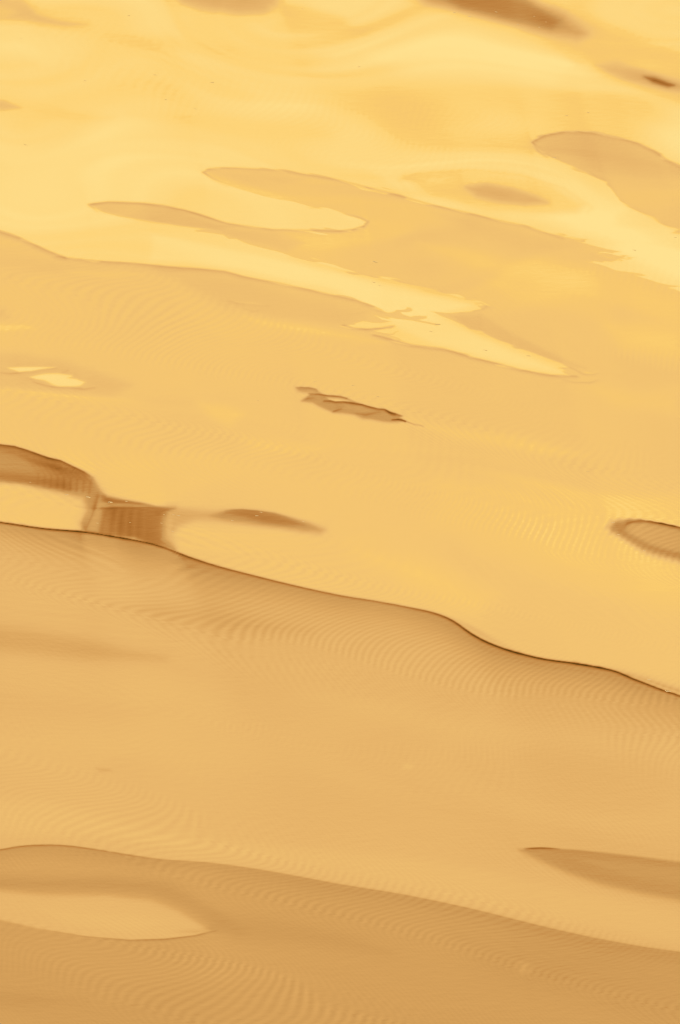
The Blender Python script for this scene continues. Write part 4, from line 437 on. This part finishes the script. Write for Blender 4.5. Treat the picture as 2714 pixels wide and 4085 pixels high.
RIPPLED = [
 ('fill',[(-1.87,-0.1178,0.0303),(-1.2626,-0.1927,0.03027),(-0.784,-0.4081,0.03015),(-0.6096,-0.6094,0.03005),(-0.9327,-0.5466,0.03009),(-1.3662,-0.3879,0.03017),(-1.8647,-0.291,0.03021)],7,1.0,0.0,'add'),
 ('fill',[(-0.5663,-0.6489,0.0858),(0.0342,-0.8521,0.0855),(0.5657,-1.1429,0.08507),(0.8807,-1.3949,0.08468),(1.4051,-1.5937,0.08439),(1.7985,-1.8289,0.08404),(1.7866,-2.2073,0.08349),(1.0815,-1.9719,0.08384),(0.4546,-1.749,0.08418),(-0.1777,-1.4633,0.08461),(-0.52,-1.0322,0.08525)],3.5,1.0,0.0,'add'),
 ('fill',[(0.3492,-1.7836,0.0631),(1.0815,-1.9719,0.06288),(1.6386,-2.1304,0.0627),(1.623,-2.6674,0.0621),(1.1742,-2.5474,0.06224),(0.5556,-2.174,0.06267)],3,1.0,0.0,'add'),
 ('fill',[(-1.8573,-0.5246,0.05374),(-1.1463,-0.6175,0.05367),(-0.5638,-0.9158,0.05339),(-0.1777,-1.4633,0.05288),(-0.6018,-1.3701,0.05297),(-1.2461,-0.9717,0.05334),(-1.8475,-0.8371,0.05346)],2.5,1.0,0.0,'add'),
 ('fill',[(-1.8305,-1.3763,0.0339),(-1.0226,-1.5467,0.0338),(-0.1765,-1.8468,0.03362),(-0.3859,-1.9528,0.03356),(-1.1252,-1.7002,0.03371),(-1.8244,-1.5687,0.03379)],3,1.0,0.0,'add'),
 ('fill',[(-1.7918,-2.5967,0.03318),(-1.2101,-2.6507,0.03315),(-0.5864,-2.844,0.03304),(0.0329,-3.0774,0.03289),(-0.1726,-3.1241,0.03287),(-0.7914,-2.9513,0.03298),(-1.2052,-2.8772,0.03302),(-1.7821,-2.8983,0.033)],3,1.0,0.0,'add'),
 ('fill',[(-1.7785,-3.0103,0.02058),(-1.4091,-2.9749,0.0206),(-1.0995,-3.0048,0.02059),(-1.3037,-3.0805,0.02056),(-1.774,-3.1549,0.02053)],4,1.0,0.0,'add'),
 ('fill',[(0.4464,-2.7754,0.04134),(0.9568,-3.133,0.04106),(1.2585,-3.4053,0.04086),(1.0522,-3.5101,0.04078),(0.5453,-3.2281,0.041),(0.2388,-2.9923,0.04118)],2.5,1.0,0.0,'add'),
 ('fill',[(-1.1911,-3.5338,0.0204),(-0.8859,-3.494,0.02041),(-0.7012,-3.5679,0.02038),(-0.7812,-3.678,0.02034),(-1.087,-3.6428,0.02036)],4.5,1.0,0.0,'add'),
 ('fill',[(-0.455,-3.7536,0.0711),(0.0325,-3.6751,0.07119),(0.6405,-3.8509,0.07094),(1.2418,-4.1354,0.07056),(1.7169,-4.4033,0.0702),(1.7068,-4.7222,0.06979),(0.2318,-4.6401,0.06994),(-0.2701,-4.1881,0.07054)],4,1.0,0.0,'add'),
 ('fill',[(-0.9827,-3.7866,0.03248),(-0.577,-3.7495,0.03251),(-0.2711,-3.9756,0.03237),(-0.574,-4.0356,0.03234)],4,1.0,0.0,'add'),
 ('fill',[(-1.7544,-3.7699,0.06092),(-1.1841,-3.8602,0.06083),(-0.5721,-4.2134,0.06044),(-0.168,-4.6151,0.05999),(-0.9681,-4.6019,0.06001),(-1.7408,-4.1978,0.06045)],2,1.0,0.0,'add'),
 ('fill',[(0.2557,0.9563,0.06612),(0.9147,0.8045,0.06596),(1.3467,0.466,0.06559),(1.7015,0.0372,0.06511),(1.6731,-0.942,0.06402),(1.1039,-0.7932,0.06418),(1.0064,-0.2509,0.06479),(0.4721,0.458,0.06558)],2.7,1.0,0.0,'add'),
 ('fill',[(-0.6243,0.808,0.04397),(0.0353,0.9636,0.04409),(0.6951,0.8365,0.044),(0.4735,0.6238,0.04384),(-0.1838,0.5308,0.04377)],3.2,1.0,0.0,'add'),
 ('fill',[(-0.6183,0.2294,0.03048),(-1.1422,0.3024,0.03052),(-0.4014,0.3543,0.03054),(0.2523,0.1686,0.03045),(-0.1824,0.0713,0.0304)],2,1.0,0.0,'add'),
 ('fill',[(-1.7654,2.2747,0.06755),(-1.3143,2.2374,0.06751),(-0.6354,1.8687,0.06712),(-0.8555,1.6106,0.06683),(-1.534,2.0229,0.06728)],1.7,1.0,0.0,'add'),
 ('fill',[(0.4879,2.4412,0.06777),(1.1605,2.1725,0.06747),(1.7478,1.6402,0.06688),(1.3715,1.5606,0.06679),(0.7098,2.0916,0.06738)],1.7,1.0,0.0,'add'),
 ('fill',[(-0.5206,4.231,0.06973),(-0.0557,4.1887,0.06968),(0.2681,3.8674,0.06933),(-0.1941,3.864,0.06933)],0.8,1.0,0.0,'add'),
 ('fill',[(0.27,4.3273,0.06984),(0.7348,4.2537,0.06976),(0.9619,3.8917,0.06937),(0.4981,3.7323,0.06918)],0.8,1.0,0.0,'add'),
 ('fill',[(-0.1791,-1.0013,0.04264),(0.4585,-1.2496,0.04246),(1.2145,-0.6249,0.04291),(1.6755,-0.8593,0.04274),(1.6635,-1.2697,0.04244),(0.8862,-1.0398,0.0426),(0.5691,-0.7916,0.04279)],1.0,1.0,0.0,'add')
]
FLECKS = [
 (-1.146,5.076,'far',8,'small brown shred,third closest to the brown swirl in the top left corner'),
 (-1.727,4.814,'far',8,'small brown shred,closest to the brown swirl in the top left corner'),
 (-1.368,4.367,'far',9,'small brown shred,second closest to the tip of the smaller tan lens'),
 (-0.932,4.173,'far',8,'small brown shred,second closest to the tip of the larger tan lens'),
 (-0.202,5.178,'far',9,'small brown shred,second closest to the tan glint at the top edge'),
 (-1.669,3.663,'fleck_a',12,''),
 (-0.993,4.436,'fleck_b',12,''),
 (-0.687,4.371,'fleck_c',13,''),
 (-0.772,4.078,'fleck_d',9,''),
 (0.103,4.558,'far',9,'small brown shred,third closest to the big brown glint along the top'),
 (1.537,2.651,'far',12,'thin brown shred,closest to the pointed golden spurs at right'),
 (1.759,2.815,'far',8,'small brown shred,closest to the pale notch at the right edge'),
 (1.212,4.067,'far',9,'small brown shred,closest to the big brown glint along the top'),
 (1.328,4.107,'far',10,'thin brown shred,closest to the small dark glint near the top right'),
 (1.757,3.192,'lensfleck',6,''),
 (0.175,2.292,'tongue',10,'thin brown shred,closest to the rounded end of the pale inlet'),
 (0.206,2.258,'tongue',7,'small brown shred,second closest to the rounded end of the pale inlet'),
 (0.747,1.61,'tongue',12,'thin brown shred,third closest to the tip of the jagged pale tongue'),
 (0.969,1.567,'tongue',14,'thin brown shred,closest to the tip of the jagged pale tongue'),
 (0.469,1.787,'tongue',10,'thin brown shred,fourth closest to the rounded end of the pale inlet'),
 (0.503,1.863,'tongue',17,'thin brown shred,third closest to the rounded end of the pale inlet'),
 (-0.131,1.283,'mid',8,'small brown shred,second closest to the small crescent in the golden water'),
 (-0.418,1.094,'fleck_e',9,''),
 (1.249,0.435,'mid',9,'small brown shred,closest to the small brown lens at the right edge'),
 (0.193,1.141,'mid',9,'small brown shred,second closest to the torn brown wave'),
 (0.066,1.25,'mid',10,'thin brown shred,closest to the torn brown wave'),
 (0.183,2.501,'twig',12,''),
 (-1.369,0.196,'foamL',9,'pale foam fleck,second from the left on the dark left fold and curtain'),
 (-1.261,0.16,'foamL',12,'pale foam fleck,third from the left on the dark left fold and curtain'),
 (-1.211,-0.071,'foamL',6,'pale foam fleck,fourth from the left on the dark left fold and curtain'),
 (-1.048,-0.079,'foamL',5,'pale foam fleck,seventh from the left on the dark left fold and curtain'),
 (-0.892,-0.088,'foamL',6,'pale foam fleck,eighth from the left on the dark left fold and curtain'),
 (-1.149,0.102,'foamL',12,'pale foam fleck,fifth from the left on the dark left fold and curtain'),
 (-1.069,0.105,'foamL',7,'pale foam fleck,sixth from the left on the dark left fold and curtain'),
 (-0.833,-0.01,'foamM',7,'pale foam fleck,third from the left on the pale side of the dark curtain'),
 (-0.807,-0.017,'foamM',9,'pale foam fleck,fourth from the left on the pale side of the dark curtain'),
 (-0.835,-0.16,'foamM',7,'pale foam fleck,second from the left on the pale side of the dark curtain'),
 (-0.88,-0.013,'foamM',5,'pale foam fleck,first from the left on the pale side of the dark curtain'),
 (-0.395,0.02,'foamR',7,'pale foam fleck,third from the left on the long brown glint'),
 (-0.416,-0.013,'foamR',8,'pale foam fleck,second from the left on the long brown glint'),
 (-0.537,-0.056,'foamR',6,'pale foam fleck,first from the left on the long brown glint'),
 (-0.182,-0.064,'foamR',6,'pale foam fleck,fourth from the left on the long brown glint'),
 (0.621,5.186,'foamT',9,'pale foam fleck,first from the left on the big top brown glint'),
 (0.705,5.148,'foamT',10,'pale foam fleck,second from the left on the big top brown glint'),
 (1.056,5.144,'foamT',5,'pale foam fleck,fifth from the left on the big top brown glint'),
 (1.081,5.039,'foamT',6,'pale foam fleck,sixth from the left on the big top brown glint'),
 (1.119,5.084,'foamT',5,'pale foam fleck,seventh from the left on the big top brown glint'),
 (0.966,5.073,'foamT',5,'pale foam fleck,fourth from the left on the big top brown glint'),
 (0.85,5.196,'foamT',8,'pale foam fleck,third from the left on the big top brown glint'),
 (1.365,-0.067,'foamE',8,'pale foam fleck,first from the left on the small brown right lens'),
 (1.388,-0.172,'foamE',7,'pale foam fleck,second from the left on the small brown right lens'),
 (1.514,-0.324,'foamE',6,'pale foam fleck,third from the left on the small brown right lens'),
 (1.505,-1.554,'foamC',10,"pale foam fleck,first from the left on the dark crest's right end"),
 (1.593,-1.658,'foamC',14,"pale foam fleck,second from the left on the dark crest's right end"),
 (-1.557,0.315,'foamL',5,'pale foam fleck,first from the left on the dark left fold and curtain'),
 (1.138,3.625,'foamN',10,'')
]

# ------------------------------------------------------------------ helpers
def link(o): scene.collection.objects.link(o); return o
def new_mat(name):
    m = bpy.data.materials.new(name); m.use_nodes = True
    t = m.node_tree; t.nodes.clear()
    return m, t, t.nodes, t.links
def lin(c):
    c = np.array(c)/255.0
    return np.where(c <= .04045, c/12.92, ((c+.055)/1.055)**2.4)
# reflected colour wanted for each tone, painted on the wall's bands (8 bit)
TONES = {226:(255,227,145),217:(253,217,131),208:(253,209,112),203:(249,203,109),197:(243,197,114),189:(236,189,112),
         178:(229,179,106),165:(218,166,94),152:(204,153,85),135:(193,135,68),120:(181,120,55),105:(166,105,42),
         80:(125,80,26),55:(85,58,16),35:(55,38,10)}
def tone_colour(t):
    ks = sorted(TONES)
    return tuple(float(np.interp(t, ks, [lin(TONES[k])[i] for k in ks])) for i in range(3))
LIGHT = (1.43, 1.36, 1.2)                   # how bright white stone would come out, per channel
# ------------------------------------------------------------------ unseen reflector wall
def tone_band_material():
    m, t, N, L = new_mat("mirrored_tone_bands")  # bands carry the light and dark tones meant to show in the water
    out = N.new("ShaderNodeOutputMaterial"); b = N.new("ShaderNodeBsdfDiffuse")
    geo = N.new("ShaderNodeNewGeometry"); sep = N.new("ShaderNodeSeparateXYZ"); L.new(geo.outputs["Position"], sep.inputs[0])
    n1 = N.new("ShaderNodeTexNoise"); n1.inputs["Scale"].default_value = .35; n1.inputs["Detail"].default_value = 5
    mp = N.new("ShaderNodeMapping"); mp.inputs["Scale"].default_value = (.35, .35, 1.6)
    L.new(geo.outputs["Position"], mp.inputs[0]); L.new(mp.outputs[0], n1.inputs["Vector"])
    def math_(op, a, b_):
        n = N.new("ShaderNodeMath"); n.operation = op
        for i, v in enumerate((a, b_)):
            if isinstance(v, (int, float)): n.inputs[i].default_value = v
            else: L.new(v, n.inputs[i])
        return n.outputs[0]
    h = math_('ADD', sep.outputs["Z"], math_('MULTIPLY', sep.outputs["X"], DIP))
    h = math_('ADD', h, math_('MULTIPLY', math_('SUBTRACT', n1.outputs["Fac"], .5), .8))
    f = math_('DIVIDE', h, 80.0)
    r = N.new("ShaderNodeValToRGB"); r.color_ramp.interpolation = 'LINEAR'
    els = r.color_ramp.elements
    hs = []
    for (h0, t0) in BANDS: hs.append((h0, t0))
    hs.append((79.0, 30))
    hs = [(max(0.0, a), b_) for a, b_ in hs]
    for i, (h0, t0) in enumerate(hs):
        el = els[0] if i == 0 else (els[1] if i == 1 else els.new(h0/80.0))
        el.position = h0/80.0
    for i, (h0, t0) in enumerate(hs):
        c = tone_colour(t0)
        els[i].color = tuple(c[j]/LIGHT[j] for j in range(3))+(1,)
    L.new(f, r.inputs[0]); L.new(r.outputs[0], b.inputs["Color"]); L.new(b.outputs[0], out.inputs[0])
    return m

def build_reflector_cliff():
    # rock wall added out of view, only for the water to reflect
    nx, nz = 160, 40
    rnd = random.Random(3)
    verts = []; faces = []
    xs_ = [-110+220*i/nx for i in range(nx+1)]; H = 90.0
    for i, x in enumerate(xs_):
        far = min(1.0, max(0.0, (abs(x)-12)/25))        # the face in front of the camera is straight, the ends turn and bulge
        for j in range(nz+1):
            zz = -1.5+(H+1.5)*j/nz
            y = WALL_Y+far*(1.5*math.sin(x*.11)+.7*math.sin(x*.37+zz*.1)-.03*max(0, abs(x)-60)**1.2)
            verts.append((x, y, zz))
    for i in range(nx):
        for j in range(nz):
            a = i*(nz+1)+j
            faces.append((a, a+nz+1, a+nz+2, a+1))
    # top and back
    base = len(verts)
    for i, x in enumerate(xs_):
        f = verts[i*(nz+1)+nz]
        verts.append((x, f[1]+6+2*math.sin(x*.2), H+1.5*math.sin(x*.13)+.8))
        verts.append((x, WALL_Y+14, -1.5))
    for i in range(nx):
        a = i*(nz+1)+nz; b = a+nz+1
        faces.append((a, b, base+2*(i+1), base+2*i))
        faces.append((base+2*i, base+2*(i+1), base+2*(i+1)+1, base+2*i+1))
    me = bpy.data.meshes.new("reflector_cliff"); me.from_pydata(verts, [], faces); me.update()
    o = link(bpy.data.objects.new("reflector_cliff", me)); me.materials.append(tone_band_material())
    o["kind"] = "structure"
    o["label"] = "added unseen rock wall, banded in the tones the water mirrors"
    return o
build_reflector_cliff()

# ------------------------------------------------------------------ water
def water_material():
    m, t, N, L = new_mat("silty_water")
    out = N.new("ShaderNodeOutputMaterial")
    g = N.new("ShaderNodeBsdfGlossy"); g.inputs["Color"].default_value = (.97, .97, .97, 1); g.inputs["Roughness"].default_value = .018
    d = N.new("ShaderNodeBsdfDiffuse"); d.inputs["Color"].default_value = (.16, .07, .015, 1)
    mx = N.new("ShaderNodeMixShader"); mx.inputs[0].default_value = .97
    L.new(d.outputs[0], mx.inputs[1]); L.new(g.outputs[0], mx.inputs[2]); L.new(mx.outputs[0], out.inputs[0])
    # the finest tremble of the surface
    n = N.new("ShaderNodeTexNoise"); n.inputs["Scale"].default_value = 1.0; n.inputs["Detail"].default_value = 2.0
    tc = N.new("ShaderNodeTexCoord"); mp = N.new("ShaderNodeMapping")
    mp.inputs["Rotation"].default_value = (0, 0, math.radians(12)); mp.inputs["Scale"].default_value = (14, 34, 20)
    L.new(tc.outputs["Object"], mp.inputs[0]); L.new(mp.outputs[0], n.inputs["Vector"])
    bp = N.new("ShaderNodeBump"); bp.inputs["Strength"].default_value = 1.0; bp.inputs["Distance"].default_value = .00006
    L.new(n.outputs["Fac"], bp.inputs["Height"]); L.new(bp.outputs[0], g.inputs["Normal"])
    return m

xs, ys = grid()
T = tone_field(xs, ys, FEATS)
Z, EDGE = relief(xs, ys, T)
Z = Z+ripples(xs, ys, T, RIPPLED)*EDGE
def height_at(x, y):
    i = (x-GX0)/(xs[1]-xs[0]); j = (y-GY0)/(ys[1]-ys[0])
    i = min(max(int(round(i)), 0), len(xs)-1); j = min(max(int(round(j)), 0), len(ys)-1)
    return float(Z[j, i])

def build_water():
    nx, ny = len(xs), len(ys)
    co = np.empty((nx*ny+4, 3), np.float32)
    co[:nx*ny, 0] = np.tile(xs, ny); co[:nx*ny, 1] = np.repeat(ys, nx); co[:nx*ny, 2] = Z.ravel()
    FX, FY0, FY1 = 400.0, -400.0, 75.0
    co[nx*ny:] = [(-FX, FY0, 0), (FX, FY0, 0), (FX, FY1, 0), (-FX, FY1, 0)]
    i = np.arange(nx-1)[None, :]; j = np.arange(ny-1)[:, None]
    a = (j*nx+i).ravel().astype(np.int32)
    quads = np.stack([a, a+1, a+nx+1, a+nx], 1)
    c = [0, nx-1, nx*ny-1, nx*(ny-1)]; e = [nx*ny, nx*ny+1, nx*ny+2, nx*ny+3]
    ring = np.array([[e[0], e[1], c[1], c[0]], [e[1], e[2], c[2], c[1]], [e[2], e[3], c[3], c[2]], [e[3], e[0], c[0], c[3]]], np.int32)
    quads = np.concatenate([quads, ring]).astype(np.int32)
    me = bpy.data.meshes.new("water")
    me.vertices.add(len(co)); me.vertices.foreach_set("co", co.ravel())
    me.loops.add(quads.size); me.loops.foreach_set("vertex_index", quads.ravel())
    me.polygons.add(len(quads))
    me.polygons.foreach_set("loop_start", np.arange(0, quads.size, 4, dtype=np.int32))
    me.polygons.foreach_set("loop_total", np.full(len(quads), 4, np.int32))
    sm = np.ones(len(quads), bool); sm[-4:] = False
    me.polygons.foreach_set("use_smooth", sm)
    me.update(calc_edges=True)
    me.materials.append(water_material())
    o = link(bpy.data.objects.new("water", me))
    o["kind"] = "structure"; o["label"] = "golden rippled water mirroring an added unseen wall"
    return o
build_water()
# ------------------------------------------------------------------ small things adrift on the water
def flat_material(name, c1, c2, scale, rough=.7):
    m, t, N, L = new_mat(name)
    out = N.new("ShaderNodeOutputMaterial"); b = N.new("ShaderNodeBsdfPrincipled")
    n = N.new("ShaderNodeTexNoise"); n.inputs["Scale"].default_value = scale; n.inputs["Detail"].default_value = 4
    r = N.new("ShaderNodeValToRGB"); r.color_ramp.elements[0].position = .3; r.color_ramp.elements[1].position = .7
    r.color_ramp.elements[0].color = c1+(1,); r.color_ramp.elements[1].color = c2+(1,)
    L.new(n.outputs["Fac"], r.inputs[0]); L.new(r.outputs[0], b.inputs["Base Color"])
    b.inputs["Roughness"].default_value = rough
    L.new(b.outputs[0], out.inputs[0])
    return m
LEAF = flat_material("wet_bark", (.50, .33, .11), (.66, .46, .18), 220)
FOAM = flat_material("dry_foam", (.46, .31, .13), (.62, .45, .20), 300, .5)

def flake_mesh(seed):
    """a curled shred of bark, unit length, with a pointed and a torn end"""
    r = random.Random(seed); n = 9; top = []
    bend = r.uniform(-.10, .10); curl = r.uniform(.01, .03); wid = r.uniform(.16, .24)
    vs = []; fs = []
    for i in range(n+1):
        u = i/n; w = wid*(math.sin(math.pi*min(1, u*.92+.06))**.7)*(1+.18*r.uniform(-1, 1))
        yc = bend*math.sin(math.pi*u); zc = curl*(2*u-1)**2
        for k, s in enumerate((-1, 0, 1)):
            vs.append((u-.5, yc+s*w*.5, zc+(.01 if s else 0)))
    m = len(vs)
    vs += [(x, y*.92, z-.05) for x, y, z in vs]
    for i in range(n):
        for k in range(2):
            a = i*3+k
            fs.append((a, a+3, a+4, a+1)); fs.append((a+m, a+1+m, a+4+m, a+3+m))
        fs.append((i*3, i*3+m, i*3+3+m, i*3+3)); fs.append((i*3+2, i*3+5, i*3+5+m, i*3+2+m))
    fs.append((0, 1, 1+m, m)); fs.append((1, 2, 2+m, 1+m))
    e = n*3; fs.append((e, e+m, e+1+m, e+1)); fs.append((e+1, e+1+m, e+2+m, e+2))
    me = bpy.data.meshes.new("bark_shred"); me.from_pydata(vs, [], fs); me.update()
    me.materials.append(LEAF); return me

def foam_mesh(seed):
    """a raft of small bubbles joined in one skin: low domes side by side"""
    r = random.Random(seed); vs = []; fs = []
    for q in range(5):
        cx = -.38+.19*q; cy = r.uniform(-.07, .07); R = .13*(1-.5*abs(q-2)/3)*r.uniform(.8, 1.2)
        b = len(vs); S, H = 10, 4
        for h in range(H):
            a = h/H*math.pi/2
            for s in range(S):
                vs.append((cx+R*math.cos(a)*math.cos(2*math.pi*s/S), cy+R*math.cos(a)*math.sin(2*math.pi*s/S), .6*R*math.sin(a)-.02))
        vs.append((cx, cy, .6*R-.02))
        for h in range(H-1):
            for s in range(S):
                fs.append((b+h*S+s, b+h*S+(s+1) % S, b+(h+1)*S+(s+1) % S, b+(h+1)*S+s))
        for s in range(S): fs.append((b+(H-1)*S+s, b+(H-1)*S+(s+1) % S, b+H*S))
    me = bpy.data.meshes.new("foam_raft"); me.from_pydata(vs, [], fs); me.update()
    me.polygons.foreach_set("use_smooth", [True]*len(me.polygons))
    me.materials.append(FOAM); return me

def twig_mesh():
    """a forked splinter of wood, unit length"""
    vs = []; fs = []
    def arm(p, q, r0, r1):
        b = len(vs); S = 7
        d = [q[i]-p[i] for i in range(3)]; L = math.hypot(d[0], d[1]) or 1
        nx_, ny_ = -d[1]/L, d[0]/L
        for c, rr in ((p, r0), (q, r1)):
            for s in range(S):
                a = 2*math.pi*s/S
                vs.append((c[0]+nx_*rr*math.cos(a), c[1]+ny_*rr*math.cos(a), c[2]+rr*math.sin(a)))
        for s in range(S): fs.append((b+s, b+(s+1) % S, b+S+(s+1) % S, b+S+s))
        fs.append(tuple(b+s for s in range(S-1, -1, -1))); fs.append(tuple(b+S+s for s in range(S)))
    arm((-.5, .02, .03), (-.1, 0, .05), .035, .05); arm((-.1, 0, .05), (.22, -.03, .05), .05, .04)
    arm((.22, -.03, .05), (.5, -.01, .03), .04, .015); arm((-.02, 0, .05), (.12, .2, .09), .035, .012); arm((-.2, 0, .05), (-.1, -.16, .04), .03, .01)
    me = bpy.data.meshes.new("twig"); me.from_pydata(vs, [], fs); me.update(); me.materials.append(LEAF); return me

KINDS = {
 'far': ("bark_shred", "tiny brown shred adrift on the pale upper water", "shred", "brown shreds scattered over the pale upper water"),
 'mid': ("bark_shred", "tiny brown shred adrift on the deeper golden water between the torn patches and the long dark crest", "shred", "brown shreds scattered over the golden middle water"),
 'tongue': ("bark_shred", "thin brown shred lying inside the jagged pale tongue of water", "shred", "brown shreds inside the jagged pale tongue"),
 'lensfleck': ("bark_shred", "lone dark shred on the tan lens of water at the right edge", "shred", None),
 'fleck_a': ("bark_shred", "long brown shred on pale water near the left edge, above the two tan lenses", "shred", None),
 'fleck_b': ("bark_shred", "short thick orange brown shred high on the pale water, left of centre", "shred", None),
 'fleck_c': ("bark_shred", "longest thin brown shred on the pale water above the tan lens tips", "shred", None),
 'fleck_d': ("bark_shred", "slanting brown shred on the pale water straight below the longest thin one", "shred", None),
 'fleck_e': ("bark_shred", "round brown shred on golden water just left of the torn brown wave", "shred", None),
 'low': ("bark_shred", "lone brown shred on the smooth tan water below the long dark crest", "shred", None),
 'twig': ("twig", "small forked twig afloat on golden water under the pale inlet", "twig", None),
 'foamL': ("foam_fleck", "pale foam fleck on the dark brown fold of water at the left", "foam", "foam flecks on the dark left fold"),
 'foamM': ("foam_fleck", "pale foam fleck between the dark curtain of water and the long brown glint", "foam", "foam flecks beside the dark curtain"),
 'foamR': ("foam_fleck", "pale foam fleck on the long brown glint above the dark crest", "foam", "foam flecks on the long brown glint"),
 'foamT': ("foam_fleck", "pale foam fleck on the big brown glint along the top", "foam", "foam flecks on the top brown glint"),
 'foamE': ("foam_fleck", "pale foam fleck on the rim of the small brown lens at the right edge", "foam", "foam flecks around the small right lens"),
 'foamC': ("foam_fleck", "pale foam fleck on the right end of the long dark crest", "foam", "foam flecks on the crest's right end"),
 'foamN': ("foam_fleck", "lone pale foam fleck under the tan lens of water near its left tip", "foam", None)}
rnd = random.Random(8)
shreds = [flake_mesh(s) for s in range(6)]; foams = [foam_mesh(s) for s in range(4)]; twig = twig_mesh()
for (x, y, kind, L, own) in FLECKS:
    name, label, cat, group = KINDS[kind]
    label = own or label
    me = twig if kind == 'twig' else (rnd.choice(foams) if kind.startswith('foam') else rnd.choice(shreds))
    o = link(bpy.data.objects.new(name, me))
    size = L*(.0017 if name == 'bark_shred' else .00225)
    o.location = (x, y, height_at(x, y)+.0002)
    o.scale = (size, size*1.3, size)
    o.rotation_euler = (0, 0, math.radians(rnd.uniform(-22, 6)))
    o["label"] = label; o["category"] = cat
    if group: o["group"] = group
